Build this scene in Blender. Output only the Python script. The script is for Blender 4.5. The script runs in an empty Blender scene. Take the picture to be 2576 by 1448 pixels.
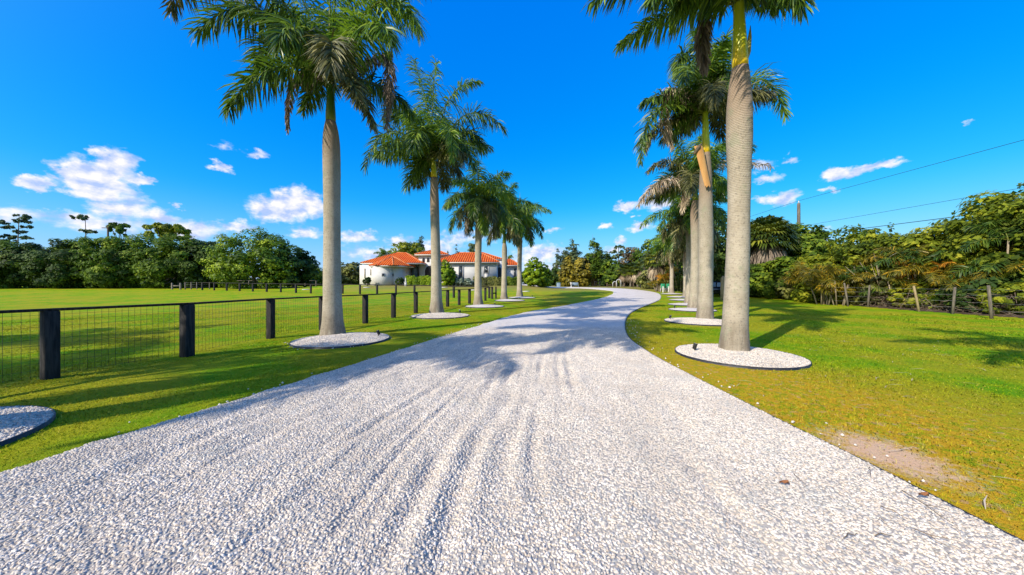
import bpy, math, random
import numpy as np
from math import radians, pi

SC = bpy.context.scene
COL = SC.collection

# ------------------------------------------------------------------ camera, sky, sun, exposure
CAM_H = 1.64
cam_d = bpy.data.cameras.new('camera'); cam = bpy.data.objects.new('camera', cam_d); COL.objects.link(cam)
cam.location = (0, 0, CAM_H); cam.rotation_euler = (radians(90), 0, 0)
cam_d.sensor_width = 36.0; cam_d.lens = 11.4; cam_d.shift_y = -0.003
cam_d.clip_start = 0.05; cam_d.clip_end = 4000
SC.camera = cam

SUN_EL = radians(33); SUN_FROM = (-0.735, -0.678)          # the sun stands behind the camera, to its left
sun_d = bpy.data.lights.new('sun', 'SUN'); sun = bpy.data.objects.new('sun', sun_d); COL.objects.link(sun)
sun_d.energy = 3.15; sun_d.angle = radians(0.55); sun_d.color = (1.0, 0.92, 0.78)
sx, sy, sz = SUN_FROM[0]*math.cos(SUN_EL), SUN_FROM[1]*math.cos(SUN_EL), math.sin(SUN_EL)
from mathutils import Vector
sun.rotation_euler = Vector((sx, sy, sz)).to_track_quat('Z', 'Y').to_euler()
sun.location = (-30, -30, 30)

SC.view_settings.view_transform = 'Standard'; SC.view_settings.look = 'None'
SC.view_settings.exposure = 0.85; SC.view_settings.gamma = 1.0

world = bpy.data.worlds.new('World'); SC.world = world; world.use_nodes = True
F, CX, HY = 815.75, 1288.0, 716.1                          # the photograph's focal length, centre and horizon, in its 2576 px wide view


def sky_nodes():
    nt = world.node_tree; nt.nodes.clear(); L = nt.links.new
    N = nt.nodes.new
    out = N('ShaderNodeOutputWorld'); bg = N('ShaderNodeBackground'); bg.inputs['Strength'].default_value = 0.103
    L(bg.outputs[0], out.inputs[0])
    sky = N('ShaderNodeTexSky'); sky.sky_type = 'NISHITA'; sky.sun_disc = False
    sky.sun_elevation = SUN_EL; sky.sun_rotation = math.atan2(sx, sy)
    sky.air_density = 1.0; sky.dust_density = 0.25; sky.ozone_density = 3.0
    hs = N('ShaderNodeHueSaturation'); hs.inputs['Saturation'].default_value = 1.45; hs.inputs['Value'].default_value = 1.0
    hs.inputs['Hue'].default_value = 0.497
    L(sky.outputs[0], hs.inputs['Color'])
    sc_ = N('ShaderNodeSeparateColor'); L(hs.outputs[0], sc_.inputs[0])
    grade = N('ShaderNodeCombineColor')
    for ch, gain, ex in (('Red', 0.30, 1.45), ('Green', 1.30, 0.68), ('Blue', 4.15, 0.20)):
        pw = N('ShaderNodeMath'); pw.operation = 'POWER'; L(sc_.outputs[ch], pw.inputs[0]); pw.inputs[1].default_value = ex
        ml = N('ShaderNodeMath'); ml.operation = 'MULTIPLY'; L(pw.outputs[0], ml.inputs[0]); ml.inputs[1].default_value = gain
        L(ml.outputs[0], grade.inputs[ch])

    def M(op, a, b=None, c=None, clamp=False):
        n = N('ShaderNodeMath'); n.operation = op; n.use_clamp = clamp
        for i, v in enumerate((a, b, c)):
            if v is None: continue
            if isinstance(v, (int, float)): n.inputs[i].default_value = v
            else: L(v, n.inputs[i])
        return n.outputs[0]

    def VM(op, a, b):
        n = N('ShaderNodeVectorMath'); n.operation = op
        for i, v in enumerate((a, b)):
            if isinstance(v, tuple): n.inputs[i].default_value = v
            elif v is not None: L(v, n.inputs[i])
        return n
    tc = N('ShaderNodeTexCoord'); sep = N('ShaderNodeSeparateXYZ'); L(tc.outputs['Generated'], sep.inputs[0])
    x, y, z = sep.outputs
    az = M('ARCTAN2', x, y); hyp = M('SQRT', M('ADD', M('MULTIPLY', x, x), M('MULTIPLY', y, y))); el = M('ARCTAN2', z, hyp)
    cmb = N('ShaderNodeCombineXYZ'); L(az, cmb.inputs[0]); L(el, cmb.inputs[1])
    # ragged edges: warp the angles by noise
    n1 = N('ShaderNodeTexNoise'); n1.inputs['Scale'].default_value = 26; n1.inputs['Detail'].default_value = 5; n1.inputs['Roughness'].default_value = 0.6
    mp = VM('MULTIPLY', cmb.outputs[0], (1.0, 1.5, 1.0)); L(mp.outputs[0], n1.inputs['Vector'])
    off = VM('SUBTRACT', n1.outputs['Color'], (0.5, 0.5, 0.5)); off2 = VM('MULTIPLY', off.outputs[0], (0.075, 0.05, 0.0))
    v = VM('ADD', cmb.outputs[0], off2.outputs[0]).outputs[0]
    clouds = [  # centre x, y; half width, half height (in the photograph's pixels, turned into sky angles), weight
        (205, 445, 66, 40, 1), (285, 412, 50, 46, 1), (250, 470, 90, 34, .95), (70, 463, 48, 16, .8), (104, 458, 24, 18, .8),
        (355, 455, 30, 14, .9), (300, 525, 80, 22, .7), (400, 545, 60, 20, .7), (190, 545, 70, 18, .6), (40, 540, 90, 30, .55), (260, 565, 170, 28, .58), (350, 500, 60, 22, .45), (470, 590, 90, 20, .6), (960, 640, 120, 22, .6), (1400, 690, 120, 26, .6),
        (445, 520, 16, 8, .7), (555, 420, 28, 11, .85), (650, 392, 34, 12, .7), (568, 370, 34, 14, .45),
        (700, 530, 72, 34, .95), (745, 500, 46, 32, .95), (790, 520, 40, 30, .9), (500, 575, 70, 22, .6), (600, 572, 50, 16, .7), (770, 588, 40, 16, .7),
        (880, 598, 40, 16, .7), (925, 592, 30, 12, .6), (1002, 606, 32, 18, .8), (1090, 625, 60, 20, .7), (1160, 600, 66, 22, .6), (1240, 585, 40, 22, .6),
        (1365, 632, 64, 20, .8), (1330, 655, 90, 20, .5), (1390, 580, 20, 8, .6), (1575, 518, 36, 14, .8), (1668, 505, 52, 26, .8), (1525, 571, 17, 11, .9), (1612, 572, 36, 12, .8),
        (1560, 603, 16, 9, .8), (1545, 630, 30, 16, .7), (1600, 545, 8, 6, .6), (1930, 450, 40, 13, .75), (1990, 401, 18, 9, .7), (2095, 440, 40, 16, .8), (2160, 430, 52, 15, .8), (2230, 416, 42, 12, .75),
        (1968, 502, 42, 18, .85), (1914, 500, 22, 13, .7), (2092, 478, 20, 8, .6), (2435, 315, 16, 6, .4), (1920, 415, 34, 16, .6), (2060, 600, 40, 22, .8)]
    acc = None
    for (px, py, w, h, a) in clouds:
        X, Z = (px-CX)/F, (HY-py)/F; r = math.sqrt(1+X*X)
        A, E = math.atan(X), math.atan2(Z, r)
        da = w/F/(1+X*X); de = h/F/r/(1+E*E)
        d = VM('SUBTRACT', v, (A, E, 0)); d = VM('MULTIPLY', d.outputs[0], (1/(da*1.55), 1/(de*1.5), 0))
        ln = VM('LENGTH', d.outputs[0], None).outputs['Value']
        s = M('MULTIPLY', M('SUBTRACT', 1.0, ln, clamp=True), a)
        acc = s if acc is None else M('ADD', M('MAXIMUM', acc, s), M('MULTIPLY', M('MINIMUM', acc, s), 0.4))
    ndet = N('ShaderNodeTexNoise'); ndet.inputs['Scale'].default_value = 60; ndet.inputs['Detail'].default_value = 6
    L(mp.outputs[0], ndet.inputs['Vector'])
    dens = M('ADD', acc, M('MULTIPLY', M('SUBTRACT', ndet.outputs['Fac'], 0.5), 0.5))
    mr = N('ShaderNodeMapRange'); mr.interpolation_type = 'SMOOTHSTEP'
    mr.inputs['From Min'].default_value = 0.16; mr.inputs['From Max'].default_value = 0.64
    L(dens, mr.inputs['Value'])
    cov = M('MULTIPLY', mr.outputs[0], M('GREATER_THAN', acc, 0.005))
    # thin veil of bright haze low over the horizon on the left
    # cloud shade: noise compared with itself a step towards the sun
    v3 = VM('ADD', mp.outputs[0], (-0.012, 0.016, 0)).outputs[0]
    n3 = N('ShaderNodeTexNoise'); n3.inputs['Scale'].default_value = 26; n3.inputs['Detail'].default_value = 4; L(v3, n3.inputs['Vector'])
    sh = M('ADD', M('MULTIPLY', M('SUBTRACT', n1.outputs['Fac'], n3.outputs['Fac']), 3.6), 0.58, clamp=True)
    cc = N('ShaderNodeMix'); cc.data_type = 'RGBA'
    cc.inputs[6].default_value = (2.7, 3.4, 5.4, 1); cc.inputs[7].default_value = (6.0, 5.7, 5.9, 1); L(sh, cc.inputs[0])
    mx = N('ShaderNodeMix'); mx.data_type = 'RGBA'; L(M('MULTIPLY', cov, 0.93), mx.inputs[0])
    veil = N('ShaderNodeMapRange'); veil.interpolation_type = 'SMOOTHSTEP'; L(el, veil.inputs['Value'])
    veil.inputs['From Min'].default_value = 0.0; veil.inputs['From Max'].default_value = 0.24; veil.inputs['To Min'].default_value = 0.55; veil.inputs['To Max'].default_value = 0.0
    vm = N('ShaderNodeMix'); vm.data_type = 'RGBA'; L(veil.outputs[0], vm.inputs[0]); L(grade.outputs[0], vm.inputs[6]); vm.inputs[7].default_value = (1.9, 3.2, 5.6, 1)
    # warm glow added to the unseen sky round the sun, lifting the shadows
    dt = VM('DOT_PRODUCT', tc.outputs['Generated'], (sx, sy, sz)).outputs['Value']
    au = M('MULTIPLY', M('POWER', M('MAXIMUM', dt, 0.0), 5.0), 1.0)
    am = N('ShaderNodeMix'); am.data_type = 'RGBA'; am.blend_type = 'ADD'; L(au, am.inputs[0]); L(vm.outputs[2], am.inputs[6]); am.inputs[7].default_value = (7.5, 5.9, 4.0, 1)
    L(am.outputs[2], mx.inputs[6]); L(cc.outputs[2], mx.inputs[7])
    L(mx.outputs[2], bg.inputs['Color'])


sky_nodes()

# ------------------------------------------------------------------ helpers
RNG = np.random.default_rng(7)


def tag(o, label=None, cat=None, group=None, kind=None):
    if label: o['label'] = label
    if cat: o['category'] = cat
    if group: o['group'] = group
    if kind: o['kind'] = kind
    return o


def thing(name, loc, label, cat, group=None):
    o = bpy.data.objects.new(name, None); COL.objects.link(o); o.location = loc; o.empty_display_size = 0.2
    return tag(o, label, cat, group)


def origin(o):
    p = np.zeros(3)
    while o is not None:
        p = p + np.array(o.location); o = o.parent
    return p


def obj(name, geo, mat, parent=None, attr=None, smooth=False, loc=None):
    """geo = (V, [poly arrays]) in world coordinates; mat a material or a list; polys may carry (array, material index)."""
    V, polys = geo
    V = np.asarray(V, dtype=np.float64).reshape(-1, 3)
    base = origin(parent) if parent is not None else np.zeros(3)
    l = np.zeros(3) if loc is None else np.array(loc) - base
    V = V - base - l
    me = bpy.data.meshes.new(name)
    arrs, mi = [], []
    for p in polys:
        idx = 0
        if isinstance(p, tuple): p, idx = p
        p = np.asarray(p, dtype=np.int32)
        if p.size == 0: continue
        arrs.append(p); mi.append(np.full(len(p), idx, dtype=np.int32))
    loops = np.concatenate([a.ravel() for a in arrs]); tot = np.concatenate([np.full(len(a), a.shape[1], dtype=np.int32) for a in arrs])
    start = np.concatenate(([0], np.cumsum(tot)[:-1])).astype(np.int32)
    me.vertices.add(len(V)); me.vertices.foreach_set('co', V.ravel().astype(np.float32))
    me.loops.add(len(loops)); me.loops.foreach_set('vertex_index', loops)
    me.polygons.add(len(tot)); me.polygons.foreach_set('loop_start', start); me.polygons.foreach_set('loop_total', tot)
    me.polygons.foreach_set('material_index', np.concatenate(mi))
    if smooth: me.polygons.foreach_set('use_smooth', np.ones(len(tot), dtype=bool))
    if attr is not None:
        a = me.attributes.new('v', 'FLOAT', 'POINT'); a.data.foreach_set('value', np.asarray(attr, dtype=np.float32))
    for m in (mat if isinstance(mat, (list, tuple)) else [mat]): me.materials.append(m)
    me.update(calc_edges=True)
    o = bpy.data.objects.new(name, me); COL.objects.link(o)
    if parent is not None: o.parent = parent
    o.location = l
    return o


def join(*geos):
    Vs, P, n = [], [], 0
    for g in geos:
        V, polys = g; V = np.asarray(V, float).reshape(-1, 3)
        for p in polys:
            if isinstance(p, tuple): P.append((np.asarray(p[0])+n, p[1]))
            else: P.append(np.asarray(p)+n)
        Vs.append(V); n += len(V)
    return np.concatenate(Vs), P


def nrm(a):
    a = np.asarray(a, float)
    return a/np.maximum(np.linalg.norm(a, axis=-1, keepdims=True), 1e-9)


def box(c, h, yaw=0.0):
    c = np.array(c, float); sx_, sy_, sz_ = h
    V = np.array([[x*sx_, y*sy_, z*sz_] for z in (-1, 1) for y in (-1, 1) for x in (-1, 1)], float)
    ca, sa = math.cos(yaw), math.sin(yaw)
    V = np.stack([V[:, 0]*ca-V[:, 1]*sa, V[:, 0]*sa+V[:, 1]*ca, V[:, 2]], 1)+c
    Q = np.array([[0, 2, 3, 1], [4, 5, 7, 6], [0, 1, 5, 4], [1, 3, 7, 5], [3, 2, 6, 7], [2, 0, 4, 6]])
    return V, [Q]


def box2(x0, x1, y0, y1, z0, z1):
    return box(((x0+x1)/2, (y0+y1)/2, (z0+z1)/2), (abs(x1-x0)/2, abs(y1-y0)/2, abs(z1-z0)/2))


def bevbox(c, h, b=0.01, yaw=0.0):
    """box with chamfered vertical edges and top"""
    hx, hy, hz = h
    prof = [(hx-b, hy), (hx, hy-b)]
    pts = []
    for (sx_, sy_) in ((1, 1), (-1, 1), (-1, -1), (1, -1)):
        a = [(sx_*(hx-b), sy_*hy), (sx_*hx, sy_*(hy-b))]
        if sx_*sy_ > 0: a = a[::-1]
        pts += a
    pts = np.array(pts)
    rings = []
    for z, k in ((-hz, 0), (hz-b, 0), (hz, b)):
        s = np.array([(hx-k)/hx, (hy-k)/hy])
        rings.append(np.c_[pts*s, np.full(8, z)])
    V = np.concatenate(rings)
    ca, sa = math.cos(yaw), math.sin(yaw)
    V = np.stack([V[:, 0]*ca-V[:, 1]*sa, V[:, 0]*sa+V[:, 1]*ca, V[:, 2]], 1)+np.array(c, float)
    Q = [[r*8+i, r*8+(i+1) % 8, (r+1)*8+(i+1) % 8, (r+1)*8+i] for r in range(2) for i in range(8)]
    return V, [np.array(Q), np.array([[16+i for i in range(8)]])]


def beam(a, b, w, h):
    """rectangular bar from a to b, w wide across, h high"""
    a, b = np.array(a, float), np.array(b, float); d = nrm(b-a)
    s = np.cross(d, [0, 0, 1.0]); s = nrm(s) if np.linalg.norm(s) > 1e-6 else np.array([1.0, 0, 0]); u = np.cross(s, d)
    V = []
    for p in (a, b):
        for (i, j) in ((-1, -1), (1, -1), (1, 1), (-1, 1)): V.append(p+s*i*w/2+u*j*h/2)
    return np.array(V), [np.array([[0, 1, 5, 4], [1, 2, 6, 5], [2, 3, 7, 6], [3, 0, 4, 7], [3, 2, 1, 0], [4, 5, 6, 7]])]


def tube(pts, rad, n=8, cap=True):
    pts = np.asarray(pts, float); m = len(pts); rad = np.broadcast_to(np.asarray(rad, float), (m,))
    T = nrm(np.gradient(pts, axis=0))
    ref = np.array([0, 0, 1.0]) if abs(T[0][2]) < 0.9 else np.array([1.0, 0, 0])
    S = np.empty_like(pts)
    s = nrm(np.cross(T[0], ref))
    for i in range(m):
        s = nrm(s-T[i]*np.dot(s, T[i])); S[i] = s
    U = np.cross(T, S)
    a = np.linspace(0, 2*pi, n, endpoint=False)
    V = pts[:, None, :]+rad[:, None, None]*(np.cos(a)[None, :, None]*S[:, None, :]+np.sin(a)[None, :, None]*U[:, None, :])
    V = V.reshape(-1, 3)
    i, k = np.meshgrid(np.arange(m-1), np.arange(n), indexing='ij'); k2 = (k+1) % n
    Q = np.stack([i*n+k, i*n+k2, (i+1)*n+k2, (i+1)*n+k], -1).reshape(-1, 4)
    P = [Q]
    if cap: P += [np.arange(n)[::-1][None, :], (np.arange(n)+(m-1)*n)[None, :]]
    return V, P


def disc_mound(c, R, h, rings=14, n=48, jitter=0.0, rng=RNG):
    V = [[c[0], c[1], c[2]+h]]
    for i in range(1, rings+1):
        r = R*i/rings
        for k in range(n):
            a = 2*pi*k/n
            V.append([c[0]+r*math.cos(a), c[1]+r*math.sin(a), c[2]+h*(1-(i/rings)**2)+(rng.normal()*jitter if i < rings else 0)])
    T = [[0, 1+k, 1+(k+1) % n] for k in range(n)]
    Q = [[1+(i-1)*n+k, 1+i*n+k, 1+i*n+(k+1) % n, 1+(i-1)*n+(k+1) % n] for i in range(1, rings) for k in range(n)]
    return np.array(V), [np.array(T), np.array(Q)]


def smooth01(t):
    t = np.clip(t, 0, 1); return t*t*(3-2*t)


def gz(x, y):
    """height of the ground: level by the drive, rising gently towards the house pad"""
    x = np.asarray(x, float); y = np.asarray(y, float)

    def s(t): return np.where(t < -6, 0, np.where(t > 6, t, (t+6)**2/24))
    z = 0.026*(s(y-25)-s(y-70))
    pad = smooth01((y-47)/10)*(1-smooth01((y-86)/14))*smooth01((x+42)/12)*(1-smooth01((x-1)/9))
    return z+0.56*pad


def at(px, py):
    """point of the ground seen at a pixel of the photograph"""
    kx, kz = (px-CX)/F, (py-HY)/F
    lo = 0.5
    ys = np.concatenate([np.arange(0.5, 40, 0.05), np.arange(40, 160, 0.2)])
    f = CAM_H-kz*ys-gz(kx*ys, ys)
    i = np.argmax(f < 0)
    if f[i] >= 0: i = len(ys)-1
    y0, y1 = ys[i-1], ys[i]; f0, f1 = f[i-1], f[i]
    y = y0+(y1-y0)*(f0/(f0-f1) if f0 != f1 else 0)
    return np.array([kx*y, y, float(gz(kx*y, y))])


def W(px, py, D):
    return np.array([(px-CX)/F*D, D, CAM_H+(HY-py)/F*D])


def onground(px, D):
    x = (px-CX)/F*D
    return np.array([x, D, float(gz(x, D))])


# ------------------------------------------------------------------ materials
def new_mat(name):
    m = bpy.data.materials.new(name); m.use_nodes = True
    nt = m.node_tree; nt.nodes.clear()
    return m, nt


class NT:
    def __init__(s, nt): s.nt = nt; s.N = nt.nodes.new; s.L = nt.links.new

    def put(s, n, k, v):
        if v is None: return
        i = n.inputs[k]
        if isinstance(v, (int, float)): i.default_value = v
        elif isinstance(v, tuple): i.default_value = v if len(v) == len(i.default_value) else tuple(v)+(1,)
        else: s.L(v, i)

    def math(s, op, a, b=None, clamp=False):
        n = s.N('ShaderNodeMath'); n.operation = op; n.use_clamp = clamp; s.put(n, 0, a); s.put(n, 1, b); return n.outputs[0]

    def mix(s, f, a, b, mode='MIX'):
        n = s.N('ShaderNodeMix'); n.data_type = 'RGBA'; n.blend_type = mode; s.put(n, 0, f); s.put(n, 6, a); s.put(n, 7, b); return n.outputs[2]

    def noise(s, vec, scale, detail=3, rough=0.55, col=False, stretch=None):
        if stretch is not None: vec = s.vmul(vec, stretch)
        n = s.N('ShaderNodeTexNoise'); s.put(n, 'Scale', scale); s.put(n, 'Detail', detail); s.put(n, 'Roughness', rough); s.L(vec, n.inputs['Vector'])
        return n.outputs['Color' if col else 'Fac']

    def vmul(s, vec, t):
        n = s.N('ShaderNodeVectorMath'); n.operation = 'MULTIPLY'; s.L(vec, n.inputs[0]); n.inputs[1].default_value = t; return n.outputs[0]

    def rng(s, v, a, b, c=0.0, d=1.0, smooth=True):
        n = s.N('ShaderNodeMapRange'); n.interpolation_type = 'SMOOTHSTEP' if smooth else 'LINEAR'
        for k, q in zip(('Value', 'From Min', 'From Max', 'To Min', 'To Max'), (v, a, b, c, d)): s.put(n, k, q)
        return n.outputs[0]

    def coord(s, which='Object'): return s.N('ShaderNodeTexCoord').outputs[which]

    def pos(s): return s.N('ShaderNodeNewGeometry').outputs['Position']

    def xyz(s, v):
        n = s.N('ShaderNodeSeparateXYZ'); s.L(v, n.inputs[0]); return n.outputs

    def bump(s, h, strength=0.5, dist=0.02, normal=None):
        n = s.N('ShaderNodeBump'); s.put(n, 'Strength', strength); s.put(n, 'Distance', dist); s.L(h, n.inputs['Height'])
        if normal is not None: s.L(normal, n.inputs['Normal'])
        return n.outputs[0]

    def principled(s, col, rough=0.7, spec=0.3, normal=None, metal=0.0):
        p = s.N('ShaderNodeBsdfPrincipled'); s.put(p, 'Base Color', col); s.put(p, 'Roughness', rough); s.put(p, 'Specular IOR Level', spec); s.put(p, 'Metallic', metal)
        if normal is not None: s.L(normal, p.inputs['Normal'])
        return p.outputs[0]

    def out(s, sh):
        o = s.N('ShaderNodeOutputMaterial'); s.L(sh, o.inputs[0])


def simple_mat(name, c1, c2, scale=4.0, rough=0.75, spec=0.25, bump=0.0, bscale=40.0, stretch=None, metal=0.0):
    m, nt = new_mat(name); s = NT(nt); v = s.coord()
    n = s.noise(v, scale, 4, stretch=stretch)
    col = s.mix(s.rng(n, 0.3, 0.7), c1, c2)
    nor = s.bump(s.noise(v, bscale, 3, stretch=stretch), bump, 0.02) if bump else None
    s.out(s.principled(col, rough, spec, nor, metal)); return m


def leaf_mat(name, dark, mid, bright, trans=0.34, rough=0.6, spec=0.2, back=None, nscale=0.6):
    m, nt = new_mat(name); s = NT(nt)
    a = s.N('ShaderNodeAttribute'); a.attribute_name = 'v'; v = a.outputs['Fac']
    big = s.noise(s.pos(), nscale, 2)
    f = s.math('ADD', v, s.math('MULTIPLY', s.math('SUBTRACT', big, 0.5), 0.9), clamp=True)
    r = s.N('ShaderNodeValToRGB'); s.L(f, r.inputs[0])
    e = r.color_ramp.elements; e[0].position = 0.1; e[0].color = dark+(1,); e[1].position = 0.95; e[1].color = bright+(1,)
    k = e.new(0.55); k.color = mid+(1,)
    p = s.principled(r.outputs[0], rough, spec)
    t = s.N('ShaderNodeBsdfTranslucent')
    tc = s.mix(0.5, r.outputs[0], back or tuple(min(1, q*1.8) for q in mid))
    s.L(tc, t.inputs[0])
    mx = s.N('ShaderNodeMixShader'); mx.inputs[0].default_value = trans; s.L(p, mx.inputs[1]); s.L(t.outputs[0], mx.inputs[2])
    s.out(mx.outputs[0]); return m


def grass_mat(name, blades=False):
    m, nt = new_mat(name); s = NT(nt); P = s.pos(); x, y, z = s.xyz(P)
    n1 = s.noise(P, 0.35, 3); n2 = s.noise(P, 1.7, 4, 0.6); n3 = s.noise(P, 14, 4, 0.7); n4 = s.noise(P, 60, 3, 0.7)
    col = s.mix(s.rng(n2, 0.35, 0.68), (0.14, 0.34, 0.003, 1), (0.32, 0.41, 0.006, 1))
    yel = s.math('MULTIPLY', s.rng(n1, 0.40, 0.58), s.rng(n3, 0.25, 0.52))
    col = s.mix(s.math('MULTIPLY', yel, 0.62), col, (0.50, 0.37, 0.02, 1))
    # the dry strip along the right side of the drive
    strip = s.math('MULTIPLY', s.rng(x, 2.9, 3.3), s.rng(s.math('ADD', x, s.math('MULTIPLY', n2, 3.0)), 5.8, 8.6, 1.0, 0.0))
    strip = s.math('MULTIPLY', strip, s.rng(y, 5.0, 9.5, 1.0, 0.35))
    n6 = s.noise(P, 5.5, 4, 0.7)
    dry = s.math('MULTIPLY', strip, s.math('MAXIMUM', s.rng(n3, 0.44, 0.58, 0.22, 1.0), s.rng(n6, 0.46, 0.58)))
    col = s.mix(s.math('MULTIPLY', dry, 0.9), col, (0.72, 0.385, 0.025, 1))
    col = s.mix(s.math('MULTIPLY', strip, s.rng(s.noise(P, 8.0, 3, 0.6), 0.56, 0.68, 0.0, 0.8)), col, (0.60, 0.36, 0.19, 1))
    # sandy brown far lawn before the house
    far = s.math('MULTIPLY', s.rng(y, 44, 56), s.rng(x, -32, -22))
    col = s.mix(s.math('MULTIPLY', far, s.rng(n2, 0.2, 0.6, 0.55, 0.9)), col, (0.28, 0.22, 0.07, 1))
    # bare sandy patches
    sp = s.N('ShaderNodeVectorMath'); sp.operation = 'DISTANCE'; s.L(s.vmul(P, (1.0, 0.75, 0.0)), sp.inputs[0]); sp.inputs[1].default_value = (3.62, 2.36, 0)
    bare = s.rng(s.math('ADD', sp.outputs['Value'], s.math('MULTIPLY', s.math('SUBTRACT', n3, 0.5), 1.1)), 0.16, 0.5, 1.0, 0.0)
    col = s.mix(s.math('MULTIPLY', bare, 0.85), col, (0.92, 0.58, 0.40, 1))
    if blades:
        a = s.N('ShaderNodeAttribute'); a.attribute_name = 'v'
        col = s.mix(s.rng(a.outputs['Fac'], 0.0, 1.0, 0.0, 0.9), s.mix(0.28, col, (0.03, 0.07, 0.003, 1)), s.mix(0.45, col, (0.56, 0.60, 0.02, 1)))
        straw = s.math('GREATER_THAN', a.outputs['Fac'], 0.93)
        col = s.mix(s.math('MULTIPLY', straw, 0.7), col, (0.66, 0.50, 0.08, 1))
        gn = s.N('ShaderNodeNewGeometry').outputs['Normal']; ad = s.N('ShaderNodeVectorMath'); ad.operation = 'MULTIPLY_ADD'; s.L(gn, ad.inputs[0]); ad.inputs[1].default_value = (0.45, 0.45, 0.45); ad.inputs[2].default_value = (0, 0, 0.8)
        nn = s.N('ShaderNodeVectorMath'); nn.operation = 'NORMALIZE'; s.L(ad.outputs[0], nn.inputs[0])
        p = s.principled(col, 0.7, 0.04, nn.outputs[0])
        t = s.N('ShaderNodeBsdfTranslucent'); s.L(s.mix(0.5, col, (0.3, 0.42, 0.02, 1)), t.inputs[0])
        mx = s.N('ShaderNodeMixShader'); mx.inputs[0].default_value = 0.2; s.L(p, mx.inputs[1]); s.L(t.outputs[0], mx.inputs[2])
        s.out(mx.outputs[0])
    else:
        col = s.mix(s.rng(n4, 0.3, 0.7, 0.0, 0.55), s.mix(0.25, col, (0.03, 0.05, 0.006, 1)), col)
        h = s.math('ADD', s.math('MULTIPLY', n3, 0.6), n4)
        s.out(s.principled(col, 0.85, 0.05, s.bump(h, 0.6, 0.04)))
    return m


def gravel_mat(name, scale=58.0):
    m, nt = new_mat(name); s = NT(nt); P = s.pos()
    vo = s.N('ShaderNodeTexVoronoi'); s.L(P, vo.inputs['Vector']); vo.inputs['Scale'].default_value = scale
    vs = s.xyz(vo.outputs['Color'])
    big = s.noise(P, 0.8, 3)
    c = s.mix(vs[0], (0.68, 0.60, 0.52, 1), (0.80, 0.725, 0.64, 1))
    c = s.mix(s.rng(big, 0.35, 0.7, 0.0, 0.3), c, (0.44, 0.385, 0.33, 1))
    gap = s.rng(vo.outputs['Distance'], 0.35, 0.8)
    c = s.mix(s.math('MULTIPLY', gap, 0.4), c, (0.28, 0.26, 0.23, 1))
    av = s.N('ShaderNodeAttribute'); av.attribute_name = 'v'; c = s.mix(s.math('MULTIPLY', av.outputs['Fac'], 0.5), c, (0.20, 0.18, 0.15, 1))   # base darkened under the loose stones, deepening the gaps
    h = s.math('SUBTRACT', 1.0, vo.outputs['Distance'])
    s.out(s.principled(c, 0.9, 0.05, s.bump(h, 0.35, 0.012))); return m


def pebble_mat():
    m, nt = new_mat('white_pebble'); s = NT(nt)
    oi = s.N('ShaderNodeObjectInfo'); r = oi.outputs['Random']
    c = s.mix(r, (0.52, 0.445, 0.36, 1), (0.83, 0.74, 0.63, 1))
    P = s.pos(); c = s.mix(s.rng(s.noise(P, 1.1, 4, 0.65), 0.42, 0.7, 0.0, 0.55), c, (0.47, 0.40, 0.33, 1)); c = s.mix(s.rng(s.noise(P, 2.3, 3), 0.55, 0.75, 0.0, 0.4), c, (0.40, 0.42, 0.40, 1))
    w = s.math('GREATER_THAN', s.math('FRACT', s.math('MULTIPLY', r, 37.7)), 0.82)
    c = s.mix(s.math('MULTIPLY', w, 0.6), c, (0.48, 0.38, 0.29, 1))
    g = s.math('GREATER_THAN', s.math('FRACT', s.math('MULTIPLY', r, 91.3)), 0.88)
    c = s.mix(s.math('MULTIPLY', g, 0.6), c, (0.26, 0.28, 0.285, 1))
    s.out(s.principled(c, 0.7, 0.25)); return m


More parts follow.
